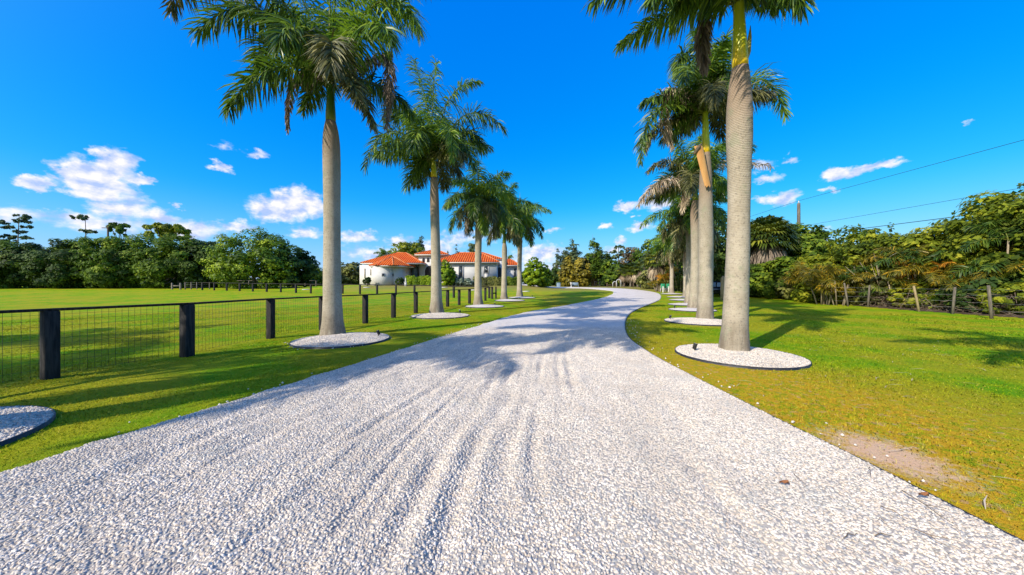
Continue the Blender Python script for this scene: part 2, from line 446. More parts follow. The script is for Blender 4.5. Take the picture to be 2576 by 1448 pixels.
def trunk_mat(name='palm_trunk_bark'):
    m, nt = new_mat(name); s = NT(nt); v = s.coord(); x, y, z = s.xyz(v)
    n1 = s.noise(v, 2.2, 4, 0.6); n2 = s.noise(v, 22, 4, 0.65); n3 = s.noise(v, 9, 4, 0.6, stretch=(1, 1, 0.16)); n5 = s.noise(v, 10, 4, 0.7, stretch=(0.5, 0.5, 4.0))
    col = s.mix(s.rng(n1, 0.3, 0.7), (0.333, 0.283, 0.207, 1), (0.443, 0.383, 0.292, 1))
    col = s.mix(s.math('MULTIPLY', s.rng(n2, 0.52, 0.66), 0.6), col, (0.143, 0.128, 0.105, 1))
    col = s.mix(s.rng(n5, 0.5, 0.75, 0.0, 0.5), col, (0.506, 0.450, 0.355, 1))
    top = s.rng(s.math('ADD', z, s.math('MULTIPLY', n1, 1.0)), 5.3, 6.7)
    col = s.mix(s.math('MULTIPLY', top, 0.7), col, (0.299, 0.200, 0.135, 1))
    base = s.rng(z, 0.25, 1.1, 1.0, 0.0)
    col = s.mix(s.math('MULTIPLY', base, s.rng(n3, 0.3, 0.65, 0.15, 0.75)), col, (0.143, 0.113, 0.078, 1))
    lich = s.math('MULTIPLY', s.rng(s.noise(v, 3.2, 3), 0.57, 0.68), 0.4)
    col = s.mix(lich, col, (0.236, 0.262, 0.164, 1))
    # leaf scar rings, closer together and stronger towards the top
    w = s.N('ShaderNodeTexWave'); w.wave_type = 'BANDS'; w.bands_direction = 'Z'; w.inputs['Scale'].default_value = 8.0; w.inputs['Distortion'].default_value = 0.5; w.inputs['Detail'].default_value = 2
    s.L(v, w.inputs['Vector'])
    ring = s.rng(w.outputs['Fac'], 0.0, 0.28, 1.0, 0.0)
    ra = s.math('MULTIPLY', ring, s.rng(z, 1.5, 6.2, 0.10, 0.8))
    col = s.mix(ra, col, (0.114, 0.082, 0.059, 1))
    h = s.math('ADD', s.math('MULTIPLY', n2, 0.5), s.math('MULTIPLY', s.math('MULTIPLY', ring, -0.6), s.rng(z, 2.5, 6.0, 0.05, 1.0)))
    h = s.math('ADD', h, s.math('MULTIPLY', n3, s.math('MULTIPLY', base, 0.8)))
    s.out(s.principled(col, 0.85, 0.15, s.bump(h, 0.55, 0.03))); return m


def shaft_mat(name, low, high):
    m, nt = new_mat(name); s = NT(nt); v = s.coord(); x, y, z = s.xyz(v)
    n = s.noise(v, 4, 4, 0.6, stretch=(2, 2, 0.3)); n2 = s.noise(v, 30, 2, stretch=(1, 1, 0.05))
    g = s.rng(s.math('ADD', z, s.math('MULTIPLY', n, 1.6)), 0.55, 1.6)
    col = s.mix(g, low, high)
    col = s.mix(s.rng(n2, 0.55, 0.75, 0.0, 0.45), col, (0.06, 0.05, 0.01, 1))
    s.out(s.principled(col, 0.4, 0.4, s.bump(n2, 0.2, 0.01))); return m


def roof_mat():
    m, nt = new_mat('terracotta_tile'); s = NT(nt)
    uv = s.N('ShaderNodeUVMap'); uv.uv_map = 'uv'; u, v, _ = s.xyz(uv.outputs[0])
    P = s.pos(); n = s.noise(P, 1.1, 3); n2 = s.noise(P, 6, 3)
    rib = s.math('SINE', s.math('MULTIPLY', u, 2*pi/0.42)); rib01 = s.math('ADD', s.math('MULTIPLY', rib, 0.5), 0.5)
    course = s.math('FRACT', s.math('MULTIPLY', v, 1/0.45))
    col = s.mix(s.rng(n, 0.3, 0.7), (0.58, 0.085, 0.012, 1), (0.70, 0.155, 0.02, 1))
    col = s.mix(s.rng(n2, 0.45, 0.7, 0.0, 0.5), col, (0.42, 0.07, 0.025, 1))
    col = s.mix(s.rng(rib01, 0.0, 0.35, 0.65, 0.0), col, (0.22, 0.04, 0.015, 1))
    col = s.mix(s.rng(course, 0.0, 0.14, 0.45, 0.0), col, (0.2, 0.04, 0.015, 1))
    s.out(s.principled(col, 0.8, 0.08, s.bump(rib01, 1.0, 0.12))); return m


def wood_mat(name, c1, c2, rough=0.8):
    m, nt = new_mat(name); s = NT(nt); v = s.coord()
    n = s.noise(v, 8, 4, 0.6, stretch=(3, 3, 0.3)); n2 = s.noise(v, 2.5, 3)
    col = s.mix(s.rng(n, 0.3, 0.7), c1, c2)
    col = s.mix(s.rng(n2, 0.5, 0.75, 0, 0.4), col, tuple(q*0.6 for q in c1[:3])+(1,))
    s.out(s.principled(col, rough, 0.2, s.bump(n, 0.5, 0.01))); return m


M = {}
M['grass'] = grass_mat('lawn_grass'); M['blade'] = grass_mat('grass_blade', True)
M['gravel'] = gravel_mat('white_gravel'); M['pebble'] = pebble_mat()
M['trunk'] = trunk_mat()
M['shaft'] = shaft_mat('crownshaft_green', (0.20, 0.22, 0.02, 1), (0.045, 0.13, 0.012, 1))
M['shaft_yellow'] = shaft_mat('crownshaft_yellow', (0.80, 0.50, 0.012, 1), (0.46, 0.50, 0.02, 1))
M['frond'] = leaf_mat('palm_leaflet', (0.022, 0.05, 0.008), (0.08, 0.16, 0.015), (0.32, 0.42, 0.04), 0.32, 0.38, 0.5, (0.10, 0.19, 0.012), 1.4)
M['frond_lit'] = leaf_mat('palm_leaflet_young', (0.045, 0.11, 0.008), (0.14, 0.25, 0.014), (0.42, 0.52, 0.03), 0.38, 0.4, 0.45, (0.16, 0.28, 0.012), 1.4)  # brighter green leaflets, for upper fronds and some others
M['frond_old'] = leaf_mat('palm_leaflet_old', (0.045, 0.052, 0.018), (0.14, 0.14, 0.045), (0.42, 0.38, 0.14), 0.2, 0.5, 0.35, (0.13, 0.13, 0.03), 1.4)
M['frond_dead'] = leaf_mat('palm_leaflet_dead', (0.10, 0.08, 0.06), (0.24, 0.19, 0.15), (0.46, 0.38, 0.29), 0.15, 0.8, 0.1, (0.25, 0.17, 0.10), 1.4)
M['frond_tan'] = leaf_mat('palm_leaflet_tan', (0.22, 0.16, 0.11), (0.46, 0.36, 0.25), (0.70, 0.58, 0.43), 0.15, 0.8, 0.1, (0.40, 0.28, 0.16), 1.4)
M['rachis'] = simple_mat('palm_rachis', (0.10, 0.14, 0.02, 1), (0.20, 0.20, 0.035, 1), 3, 0.5)
M['rachis_dead'] = simple_mat('palm_rachis_dead', (0.10, 0.075, 0.05, 1), (0.22, 0.17, 0.11, 1), 3, 0.8)
M['areca'] = leaf_mat('clump_palm_leaflet', (0.05, 0.06, 0.008), (0.18, 0.17, 0.013), (0.58, 0.34, 0.015), 0.3, 0.45, 0.4, (0.6, 0.38, 0.012), 1.2)
M['areca_orange'] = leaf_mat('clump_palm_leaflet_orange', (0.22, 0.10, 0.01), (0.58, 0.25, 0.015), (0.80, 0.40, 0.03), 0.3, 0.5, 0.3, (0.8, 0.32, 0.012), 1.2)
M['areca_green'] = leaf_mat('clump_palm_leaflet_green', (0.018, 0.045, 0.008), (0.06, 0.12, 0.014), (0.18, 0.24, 0.02), 0.28, 0.45, 0.4, (0.14, 0.24, 0.012), 1.2)
M['sabal'] = leaf_mat('fan_palm_leaf', (0.02, 0.04, 0.008), (0.085, 0.12, 0.014), (0.30, 0.30, 0.03), 0.25, 0.42, 0.45, (0.2, 0.26, 0.015), 1.0)
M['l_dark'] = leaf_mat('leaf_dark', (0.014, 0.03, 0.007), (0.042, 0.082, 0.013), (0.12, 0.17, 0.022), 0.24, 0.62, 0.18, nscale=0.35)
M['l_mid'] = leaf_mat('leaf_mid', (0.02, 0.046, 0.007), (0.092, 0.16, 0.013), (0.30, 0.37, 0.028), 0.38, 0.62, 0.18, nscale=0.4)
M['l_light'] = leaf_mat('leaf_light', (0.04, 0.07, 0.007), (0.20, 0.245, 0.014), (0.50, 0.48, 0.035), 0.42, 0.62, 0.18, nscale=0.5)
M['l_mango'] = leaf_mat('leaf_glossy', (0.02, 0.05, 0.005), (0.12, 0.20, 0.010), (0.38, 0.45, 0.02), 0.3, 0.55, 0.25, nscale=0.7)
M['l_bright'] = leaf_mat('leaf_bright', (0.04, 0.09, 0.003), (0.20, 0.31, 0.007), (0.42, 0.50, 0.012), 0.32, 0.55, 0.25, nscale=0.8)
M['l_yellow'] = leaf_mat('leaf_yellow', (0.06, 0.06, 0.008), (0.22, 0.18, 0.015), (0.50, 0.37, 0.03), 0.28, 0.5, 0.3, nscale=0.8)
M['l_olive'] = leaf_mat('leaf_olive', (0.035, 0.042, 0.012), (0.13, 0.14, 0.028), (0.31, 0.31, 0.07), 0.22, 0.55, 0.3, nscale=0.5)
M['l_gray'] = leaf_mat('leaf_feathery', (0.03, 0.05, 0.02), (0.095, 0.135, 0.05), (0.22, 0.26, 0.10), 0.22, 0.6, 0.2, nscale=0.5)
M['l_red'] = leaf_mat('leaf_russet', (0.035, 0.03, 0.012), (0.12, 0.085, 0.03), (0.24, 0.17, 0.07), 0.22, 0.55, 0.3, nscale=0.5)
M['l_silver'] = leaf_mat('leaf_silver', (0.05, 0.07, 0.05), (0.15, 0.20, 0.13), (0.36, 0.42, 0.32), 0.2, 0.5, 0.3)
M['twig'] = simple_mat('dry_twig', (0.10, 0.075, 0.05, 1), (0.24, 0.18, 0.13, 1), 5, 0.85)
M['bark'] = simple_mat('tree_bark', (0.10, 0.085, 0.065, 1), (0.24, 0.205, 0.16, 1), 3, 0.9, 0.1, 0.6, 20, (1, 1, 0.3))
M['bark_pale'] = simple_mat('tree_bark_pale', (0.20, 0.155, 0.10, 1), (0.34, 0.28, 0.20, 1), 3, 0.9, 0.1, 0.4, 20, (1, 1, 0.3))
M['black_wood'] = wood_mat('black_stained_wood', (0.010, 0.010, 0.010, 1), (0.045, 0.040, 0.036, 1), 0.8)
M['gray_wood'] = wood_mat('weathered_gray_wood', (0.10, 0.085, 0.07, 1), (0.21, 0.18, 0.14, 1))
M['brown_wood'] = wood_mat('brown_wood', (0.06, 0.04, 0.025, 1), (0.13, 0.09, 0.055, 1))
M['tan_wood'] = wood_mat('sun_bleached_wood', (0.26, 0.19, 0.10, 1), (0.38, 0.30, 0.17, 1))
M['wire'] = simple_mat('fence_wire', (0.03, 0.03, 0.032, 1), (0.06, 0.06, 0.06, 1), 5, 0.6)
M['wire_gray'] = simple_mat('galvanised_wire', (0.25, 0.25, 0.25, 1), (0.4, 0.4, 0.4, 1), 5, 0.5)
M['cable'] = simple_mat('black_cable', (0.015, 0.015, 0.016, 1), (0.03, 0.03, 0.03, 1), 5, 0.6)
M['edging'] = simple_mat('black_edging', (0.012, 0.012, 0.014, 1), (0.04, 0.04, 0.042, 1), 5, 0.5, 0.4)
M['wall'] = simple_mat('white_stucco', (0.52, 0.50, 0.475, 1), (0.58, 0.56, 0.535, 1), 0.8, 0.9, 0.1, 0.15, 60)
M['trim'] = simple_mat('pale_trim', (0.47, 0.44, 0.40, 1), (0.52, 0.50, 0.46, 1), 3, 0.7)
M['frame_gray'] = simple_mat('gray_surround', (0.30, 0.30, 0.31, 1), (0.38, 0.38, 0.38, 1), 3, 0.7)
M['glass'] = simple_mat('dark_window_glass', (0.02, 0.024, 0.03, 1), (0.05, 0.06, 0.075, 1), 1.5, 0.08, 0.6)
M['glass_blue'] = simple_mat('sky_window_glass', (0.16, 0.24, 0.33, 1), (0.26, 0.36, 0.46, 1), 1.5, 0.1, 0.6)
M['door'] = simple_mat('dark_door', (0.03, 0.022, 0.02, 1), (0.06, 0.045, 0.04, 1), 3, 0.5)
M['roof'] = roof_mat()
M['ridge'] = simple_mat('ridge_tile', (0.52, 0.17, 0.06, 1), (0.62, 0.26, 0.10, 1), 2, 0.7)
M['white_paint'] = simple_mat('white_paint', (0.50, 0.49, 0.47, 1), (0.56, 0.55, 0.53, 1), 4, 0.6)
M['white_stone'] = simple_mat('white_stone', (0.60, 0.54, 0.47, 1), (0.76, 0.70, 0.63, 1), 9, 0.8)
M['green_paint'] = simple_mat('green_paint', (0.02, 0.20, 0.10, 1), (0.03, 0.28, 0.14, 1), 4, 0.5)
M['blue_gray'] = simple_mat('blue_gray_paint', (0.15, 0.21, 0.26, 1), (0.21, 0.28, 0.33, 1), 4, 0.6)
M['rubber'] = simple_mat('rubber', (0.012, 0.012, 0.012, 1), (0.03, 0.03, 0.03, 1), 5, 0.8)
M['car_paint'] = simple_mat('black_car_paint', (0.008, 0.008, 0.010, 1), (0.014, 0.014, 0.017, 1), 2, 0.25, 0.6)
M['chrome'] = simple_mat('bright_trim', (0.4, 0.4, 0.42, 1), (0.5, 0.5, 0.52, 1), 2, 0.25, 0.6, metal=0.8)
M['sheath'] = simple_mat('dry_leaf_sheath', (0.46, 0.21, 0.06, 1), (0.62, 0.34, 0.12, 1), 2.5, 0.6, 0.3, 0.3, 30, (1, 1, 0.1))
M['spathe'] = simple_mat('green_spathe', (0.16, 0.19, 0.03, 1), (0.30, 0.26, 0.08, 1), 3, 0.5)
M['soil'] = simple_mat('leaf_litter', (0.05, 0.038, 0.026, 1), (0.14, 0.10, 0.07, 1), 3, 0.95, 0.05, 0.8, 20)
M['lamp_body'] = simple_mat('lamp_body', (0.02, 0.02, 0.02, 1), (0.04, 0.038, 0.035, 1), 4, 0.5)
M['lens'] = simple_mat('lamp_lens', (0.35, 0.36, 0.36, 1), (0.5, 0.5, 0.5, 1), 4, 0.15)
M['brown_leaf'] = simple_mat('dry_brown_leaf', (0.22, 0.09, 0.04, 1), (0.34, 0.16, 0.07, 1), 20, 0.8)

# ------------------------------------------------------------------ the drive's outline (left edge, right edge), world metres
S_ = 2576/3000.0


def e(x, y): return at(x*S_, y*S_)[:2]


EDGE = [((-5.4, -14), (3.6, -14)), ((-4.75, -3), (3.25, -3)), ((-4.5, 0.8), (3.2, 0.8)), (e(0, 1403), (3.19, 2.02)), (e(384, 1275), (3.2, 3.0)), (e(804, 1147), (3.17, 4.3)),
        (e(1150, 1038), e(1900, 1036)), (e(1374, 966), e(1834, 976)), (e(1531, 920), e(1840, 926)), (e(1651, 898), e(1877, 903)), (e(1770, 873), e(1936, 875)),
        (e(1797, 859), e(1916, 857.5)), (e(1782, 852), e(1830, 847.3)), (e(1697, 845.5), e(1700, 842.8)), ((4.6, 60.6), (5.0, 66.5)), ((-1.5, 62.5), (-1.5, 67.5)), ((-12, 62.5), (-12, 68))]
EL = np.array([a for a, b in EDGE], float); ER = np.array([b for a, b in EDGE], float)


def catmull(P, t):
    n = len(P); i = np.clip(np.floor(t).astype(int), 0, n-2); f = (t-i)[:, None]
    p0, p1, p2, p3 = P[np.clip(i-1, 0, n-1)], P[i], P[i+1], P[np.clip(i+2, 0, n-1)]
    return p1+0.5*f*((p2-p0)+f*((2*p0-5*p1+4*p2-p3)+f*(3*(p1-p2)+p3-p0)))


_tt = np.linspace(0, len(EDGE)-1, 900)
LP, RP = catmull(EL, _tt), catmull(ER, _tt)
_k = np.argmax(LP[:, 1] > 33) ; _k2 = np.argmax(RP[:, 1] > 30)


def drive_x(y):
    return np.interp(y, LP[:_k, 1], LP[:_k, 0]), np.interp(y, RP[:_k2, 1], RP[:_k2, 0])


# ------------------------------------------------------------------ ground
def lines(a, b, fine0, fine1, step, grow=1.25):
    m = list(np.arange(fine0, fine1+1e-6, step)); s = step; v = m[-1]
    while v < b: s *= grow; v += s; m.append(v)
    s = step; v = m[0]; lo = []
    while v > a: s *= grow; v -= s; lo.append(v)
    return np.array(lo[::-1]+m)


def build_ground():
    xs = lines(-900, 900, -50, 50, 1.0); ys = lines(-80, 1200, -10, 90, 1.0)
    X, Y = np.meshgrid(xs, ys, indexing='ij'); Z = gz(X, Y)
    Z = Z+0.02*np.sin(X*0.7+1)*np.sin(Y*0.53)*(np.hypot(X, Y) > 3)*np.exp(-np.maximum(np.hypot(X, Y)-60, 0)/40)*0.0
    V = np.stack([X, Y, Z], -1).reshape(-1, 3); m = len(ys)
    i, j = np.meshgrid(np.arange(len(xs)-1), np.arange(m-1), indexing='ij')
    Q = np.stack([i*m+j, (i+1)*m+j, (i+1)*m+j+1, i*m+j+1], -1).reshape(-1, 4)
    tag(obj('ground', (V, [Q]), M['grass'], smooth=True), kind='structure')


build_ground()


def pebble_nodes(name, density, smin, smax, seed):
    """geometry nodes: loose pebbles strewn over the surface"""
    ng = bpy.data.node_groups.new(name, 'GeometryNodeTree')
    ng.interface.new_socket('Geometry', in_out='INPUT', socket_type='NodeSocketGeometry')
    ng.interface.new_socket('Geometry', in_out='OUTPUT', socket_type='NodeSocketGeometry')
    N, L = ng.nodes.new, ng.links.new
    gi, go = N('NodeGroupInput'), N('NodeGroupOutput')
    dp = N('GeometryNodeDistributePointsOnFaces'); dp.inputs['Density'].default_value = density; dp.inputs['Seed'].default_value = seed
    at_ = N('GeometryNodeInputNamedAttribute'); at_.data_type = 'FLOAT'; at_.inputs['Name'].default_value = 'v'
    mul = N('ShaderNodeMath'); mul.operation = 'MULTIPLY'; mul.inputs[1].default_value = density
    L(at_.outputs['Attribute'], mul.inputs[0]); L(mul.outputs[0], dp.inputs['Density'])
    L(gi.outputs[0], dp.inputs['Mesh'])
    geos = []
    for k in range(3):
        ico = N('GeometryNodeMeshIcoSphere'); ico.inputs['Radius'].default_value = 1.0; ico.inputs['Subdivisions'].default_value = 2
        sp = N('GeometryNodeSetPosition')
        nz = N('ShaderNodeTexNoise'); nz.inputs['Scale'].default_value = 0.9; ps = N('GeometryNodeInputPosition'); ad = N('ShaderNodeVectorMath'); ad.operation = 'ADD'; ad.inputs[1].default_value = (k*7.3, k*3.1, 0)
        L(ps.outputs[0], ad.inputs[0]); L(ad.outputs[0], nz.inputs['Vector'])
        su = N('ShaderNodeVectorMath'); su.operation = 'SUBTRACT'; su.inputs[1].default_value = (0.5, 0.5, 0.5); L(nz.outputs['Color'], su.inputs[0])
        sc = N('ShaderNodeVectorMath'); sc.operation = 'SCALE'; sc.inputs['Scale'].default_value = 1.5; L(su.outputs[0], sc.inputs[0])
        L(ico.outputs['Mesh'], sp.inputs['Geometry']); L(sc.outputs[0], sp.inputs['Offset'])
        tr = N('GeometryNodeTransform'); tr.inputs['Scale'].default_value = [(1, 0.72, 0.52), (0.85, 0.7, 0.6), (1.15, 0.66, 0.5)][k]
        L(sp.outputs[0], tr.inputs['Geometry'])
        sm = N('GeometryNodeSetMaterial'); sm.inputs['Material'].default_value = M['pebble']; L(tr.outputs[0], sm.inputs['Geometry'])
        ss = N('GeometryNodeSetShadeSmooth'); L(sm.outputs[0], ss.inputs['Geometry'])
        geos.append(ss.outputs[0])
    g2i = N('GeometryNodeGeometryToInstance')
    for g in geos[::-1]: L(g, g2i.inputs[0])
    io = N('GeometryNodeInstanceOnPoints'); io.inputs['Pick Instance'].default_value = True
    L(dp.outputs['Points'], io.inputs['Points']); L(g2i.outputs[0], io.inputs['Instance'])
    ri = N('FunctionNodeRandomValue'); ri.data_type = 'INT'
    for s_ in ri.inputs:
        if s_.type == 'INT' and s_.name == 'Max': s_.default_value = 2
    L(next(o for o in ri.outputs if o.type == 'INT'), io.inputs['Instance Index'])
    rr = N('FunctionNodeRandomValue'); rr.data_type = 'FLOAT_VECTOR'; rr.inputs[0].default_value = (-0.6, -0.6, 0); rr.inputs[1].default_value = (0.6, 0.6, 6.283)
    L(rr.outputs[0], io.inputs['Rotation'])
    rs = N('FunctionNodeRandomValue'); rs.data_type = 'FLOAT'; rs.inputs[2].default_value = smin; rs.inputs[3].default_value = smax
    rs.inputs['Seed'].default_value = 5
    L(rs.outputs[1], io.inputs['Scale'])
    jn = N('GeometryNodeJoinGeometry'); L(io.outputs[0], jn.inputs[0]); L(gi.outputs[0], jn.inputs[0]); L(jn.outputs[0], go.inputs[0])
    return ng


PN_DRIVE = pebble_nodes('pebbles_drive', 4000, 0.0068, 0.0150, 3)
PN_BED = pebble_nodes('pebbles_bed', 2200, 0.010, 0.020, 8)


def build_drive():
    # rows spaced by distance from the viewer: dense near, sparse far
    t = []
    v = 0.0
    while v < len(EDGE)-1:
        t.append(v); mid = catmull((EL+ER)/2, np.array([v]))[0]
        nx = catmull((EL+ER)/2, np.array([min(v+0.02, len(EDGE)-1)]))[0]; sp = max(np.linalg.norm(nx-mid)/0.02, 0.3)
        d = abs(mid[1]) if mid[1] > 0 else 3+abs(mid[1])
        v += np.clip(0.05+0.010*d, 0.05, 0.5)/sp
    t = np.array(t+[len(EDGE)-1.0]); A, B = catmull(EL, t), catmull(ER, t)
    nu = 150; u = np.linspace(0, 1, nu)
    X = A[:, None, 0]*(1-u)+B[:, None, 0]*u; Y = A[:, None, 1]*(1-u)+B[:, None, 1]*u
    rng = np.random.default_rng(11)
    # ragged left edge
    wob = np.interp(np.arange(len(t)), np.arange(0, len(t)+3, 3), rng.normal(0, 0.03, len(np.arange(0, len(t)+3, 3))))
    X = X+wob[:, None]*(1-smooth01(u/0.06))[None, :]
    g = gz(X, Y)
    edge = np.minimum(u, 1-u)*7.0
    Z = g+0.006+0.05*smooth01(edge/0.03)[None, :]+0.03*(1-(2*u-1)**2)[None, :]
    # wheel ruts and rake lines running along the drive
    dist = np.maximum(Y, 0)
    lat = (u-0.5)[None, :]*7.4*np.ones_like(X)
    rut = np.zeros_like(X)
    for k in range(26):
        c = rng.uniform(-3.0, 3.2); w = rng.uniform(0.04, 0.10); dep = rng.uniform(0.006, 0.026); ph = rng.uniform(0, 6); fr = rng.uniform(0.5, 1.4); y0 = rng.uniform(-2, 5); ln = rng.uniform(2.5, 7)
        cc = c+0.05*np.sin(Y*0.5+ph)+(Y*0.03*rng.uniform(-1, 1))
        on = smooth01((Y-y0)/0.8)*(1-smooth01((Y-y0-ln)/1.5))
        prof = np.exp(-((lat-cc)/w)**2)-0.55*np.exp(-((np.abs(lat-cc)-2.0*w)/(w*0.9))**2)
        rut -= dep*on*(0.55+0.45*np.sin(Y*fr*2+ph*3))*prof
    for k in range(90):
        a, b = rng.normal(0, 2.2), rng.normal(0, 1.2); rut += 0.0011*np.sin(a*X+b*Y+rng.uniform(0, 6))
    for k in range(60):
        a, b = rng.normal(0, 11), rng.normal(0, 7); rut += 0.0010*np.sin(a*X+b*Y+rng.uniform(0, 6))
    Z = Z+rut*smooth01(edge/0.5)[None, :]*(1-0.6*smooth01((dist-9)/10))
    V = np.stack([X, Y, Z], -1).reshape(-1, 3); n = len(t)
    i, j = np.meshgrid(np.arange(n-1), np.arange(nu-1), indexing='ij')
    Q = np.stack([i*nu+j, i*nu+j+1, (i+1)*nu+j+1, (i+1)*nu+j], -1).reshape(-1, 4)
    dens = np.clip(1-smooth01((Y-7.5)/5.5), 0, 1)*(Y > 0.7)*(Y < 13)
    o = obj('gravel_drive', (V, [Q]), M['gravel'], smooth=True, attr=dens.ravel())
    tag(o, kind='structure')
    md = o.modifiers.new('pebbles', 'NODES'); md.node_group = PN_DRIVE
    # black edging strip on the right side
    P = [np.array([RP[i, 0]+0.02, RP[i, 1], 0.0]) for i in range(0, len(RP), 3) if -3 < RP[i, 1] < 30 and i < 620]
    for p in P: p[2] = float(gz(p[0], p[1]))+0.025
    P = np.array(P); V = []; Qs = []
    for k, p in enumerate(P):
        for (dx, dz) in ((-0.006, -0.06), (-0.005, 0.022), (0.005, 0.022), (0.006, -0.06)): V.append(p+np.array([dx, 0, dz-0.015]))
    for k in range(len(P)-1):
        for q in range(3): Qs.append([k*4+q, k*4+q+1, k*4+q+5, k*4+q+4])
    tag(obj('edging_strip', (np.array(V), [np.array(Qs)]), M['edging']), 'thin black edging strip between the white gravel drive and the yellowing lawn', 'edging')


build_drive()

BEDS = []                                                   # (x, y, radius) so that the grass stays out of them


def bed(p, R, label, near=False, spot=None, flat=False):
    t = thing('gravel_bed', (p[0], p[1], p[2]), label, 'tree bed', 'white gravel rings around the palms')
    BEDS.append((p[0], p[1], R))
    n = 64; a = np.linspace(0, 2*pi, n+1)[:-1]
    rings = []
    for (r, z) in ((R-0.008, -0.05), (R-0.007, 0.050), (R+0.007, 0.051), (R+0.010, -0.05)):
        rings.append(np.c_[p[0]+r*np.cos(a), p[1]+r*np.sin(a), np.full(n, p[2]+z+0.0)])
    V = np.concatenate(rings)
    Q = np.array([[q*n+k, q*n+(k+1) % n, (q+1)*n+(k+1) % n, (q+1)*n+k] for q in range(3) for k in range(n)])
    obj('edging', (V, [Q]), M['edging'], t)
    V, P = disc_mound((p[0], p[1], p[2]+0.043), R-0.009, 0.09, jitter=0.006)
    g = obj('gravel', (V, P), M['gravel'], t, smooth=True, attr=np.ones(len(V)) if near else None); g['kind'] = 'stuff'
    if near:
        md = g.modifiers.new('pebbles', 'NODES'); md.node_group = PN_BED
    if spot is not None:
        sp = np.array([spot[0], spot[1], p[2]+0.1]); tg = np.array([p[0], p[1], p[2]+3.0])
        d = nrm(tg-sp)
        s = thing('spotlight', tuple(sp), spot[2], 'spotlight', 'small uplights in the palm beds')
        obj('stake', tube([sp+[0, 0, -0.06], sp+[0, 0, 0.05]], 0.012, 8), M['lamp_body'], s)
        c = sp+np.array([0, 0, 0.09])
        obj('housing', tube([c-d*0.07, c-d*0.06, c+d*0.04, c+d*0.07], [0.02, 0.04, 0.042, 0.047], 14), M['lamp_body'], s, smooth=False)
        obj('lens', tube([c+d*0.0705, c+d*0.073], [0.04, 0.038], 14), M['lens'], s)
    return t


# ------------------------------------------------------------------ palms
def bez(P0, P1, P2, t):
    t = t[:, None]; return (1-t)**2*P0+2*t*(1-t)*P1+t*t*P2


def bezT(P0, P1, P2, t):
    t = t[:, None]; return nrm(2*(1-t)*(P1-P0)+2*t*(P2-P1))


def frond_geo(P0, P1, P2, Lmax=0.85, n=70, droop=1.3, width=0.036, rng=RNG, t0=0.10, narrow=1.0, rr=(0.035, 0.006), tipk=0.45, vshift=0.0):
    """a feather leaf: curved midrib and drooping leaflets in several ranks"""
    P0, P1, P2 = (np.asarray(q, float) for q in (P0, P1, P2))
    t = np.repeat(np.linspace(t0, 1.0, n), 2)+rng.uniform(-0.5, 0.5, 2*n)*(1-t0)/n
    t = np.clip(t, 0, 1); side = np.tile([-1.0, 1.0], n); m = 2*n
    B, T = bez(P0, P1, P2, t), bezT(P0, P1, P2, t)
    hd = P2-P0; hd = np.array([hd[0], hd[1], 0]); hd = hd/max(np.linalg.norm(hd), 1e-6) if np.linalg.norm(hd) > 0.05 else np.array([1.0, 0, 0])
    S0 = np.array([hd[1], -hd[0], 0]); S = nrm(np.cross(T, [0, 0, 1.0])*0.6+S0*0.4+1e-4)
    S = nrm(S-T*np.sum(S*T, 1, keepdims=True)); U = np.cross(S, T)
    rank = np.where(rng.random(m) < 0.5, radians(38), radians(-20))+rng.normal(0, radians(17), m)
    sw = radians(14)+radians(38)*t**2.5+rng.normal(0, radians(11), m)
    d = (np.cos(rank)*side)[:, None]*S*narrow+np.sin(rank)[:, None]*U
    d = nrm(d); d = d*np.cos(sw)[:, None]+T*np.sin(sw)[:, None]
    prof = np.interp(t, [0, 0.08, 0.3, 0.65, 0.9, 1.0], [0.35, 0.6, 1.0, 0.95, 0.62, tipk])
    l = 1.12*Lmax*prof*rng.uniform(0.75, 1.15, m)
    dr = droop*rng.uniform(0.7, 1.25, m)
    w = width*rng.uniform(0.75, 1.2, m)
    th = rng.normal(0, radians(30), m)
    rows = []; p = B.copy(); down = np.array([0, 0, -1.0])
    for k, wk in enumerate((0.55, 1.0, 0.72, 0.0)):
        dk = nrm(d+down*(dr*(k/3.0)**1.1)[:, None])
        if k: p = p+dk*(l/3)[:, None]
        Wd = T-dk*np.sum(T*dk, 1, keepdims=True); Wd = nrm(Wd); Wd = Wd*np.cos(th)[:, None]+np.cross(dk, Wd)*np.sin(th)[:, None]
        if wk > 0: rows += [p-Wd*(w*wk/2)[:, None], p+Wd*(w*wk/2)[:, None]]
        else: rows += [p]
    V = np.stack(rows, 1).reshape(-1, 3)
    b = np.arange(m)*7
    Q = np.concatenate([np.stack([b, b+1, b+3, b+2], 1), np.stack([b+2, b+3, b+5, b+4], 1)]); T3 = np.stack([b+4, b+5, b+6], 1)
    lv = np.clip(rng.beta(2.2, 2.4, m)+vshift, 0, 1); attr = np.repeat(lv, 7)
    tt = np.linspace(0, 1, 12); R = tube(bez(P0, P1, P2, tt), np.linspace(rr[0], rr[1], 12), 6)
    nb = len(V); V = np.concatenate([V, R[0]])
    P = [Q, T3]+[(np.asarray(q)+nb, 1) for q in R[1]]
    return (V, P), np.concatenate([attr, np.full(len(R[0]), 0.6)])


def add_frond(parent, P0, P1, P2, kind='frond', label=None, name='frond', **kw):
    g, a = frond_geo(P0, P1, P2, **kw)
    dead = kind in ('frond_dead', 'frond_tan')
    o = obj(name, g, [M[kind], M['rachis_dead'] if dead else M['rachis']], parent, attr=a)
    if label: o['label'] = label
    return o


def lathe(axis_pts, radii, n=28, parent=None):
    return tube(axis_pts, radii, n)


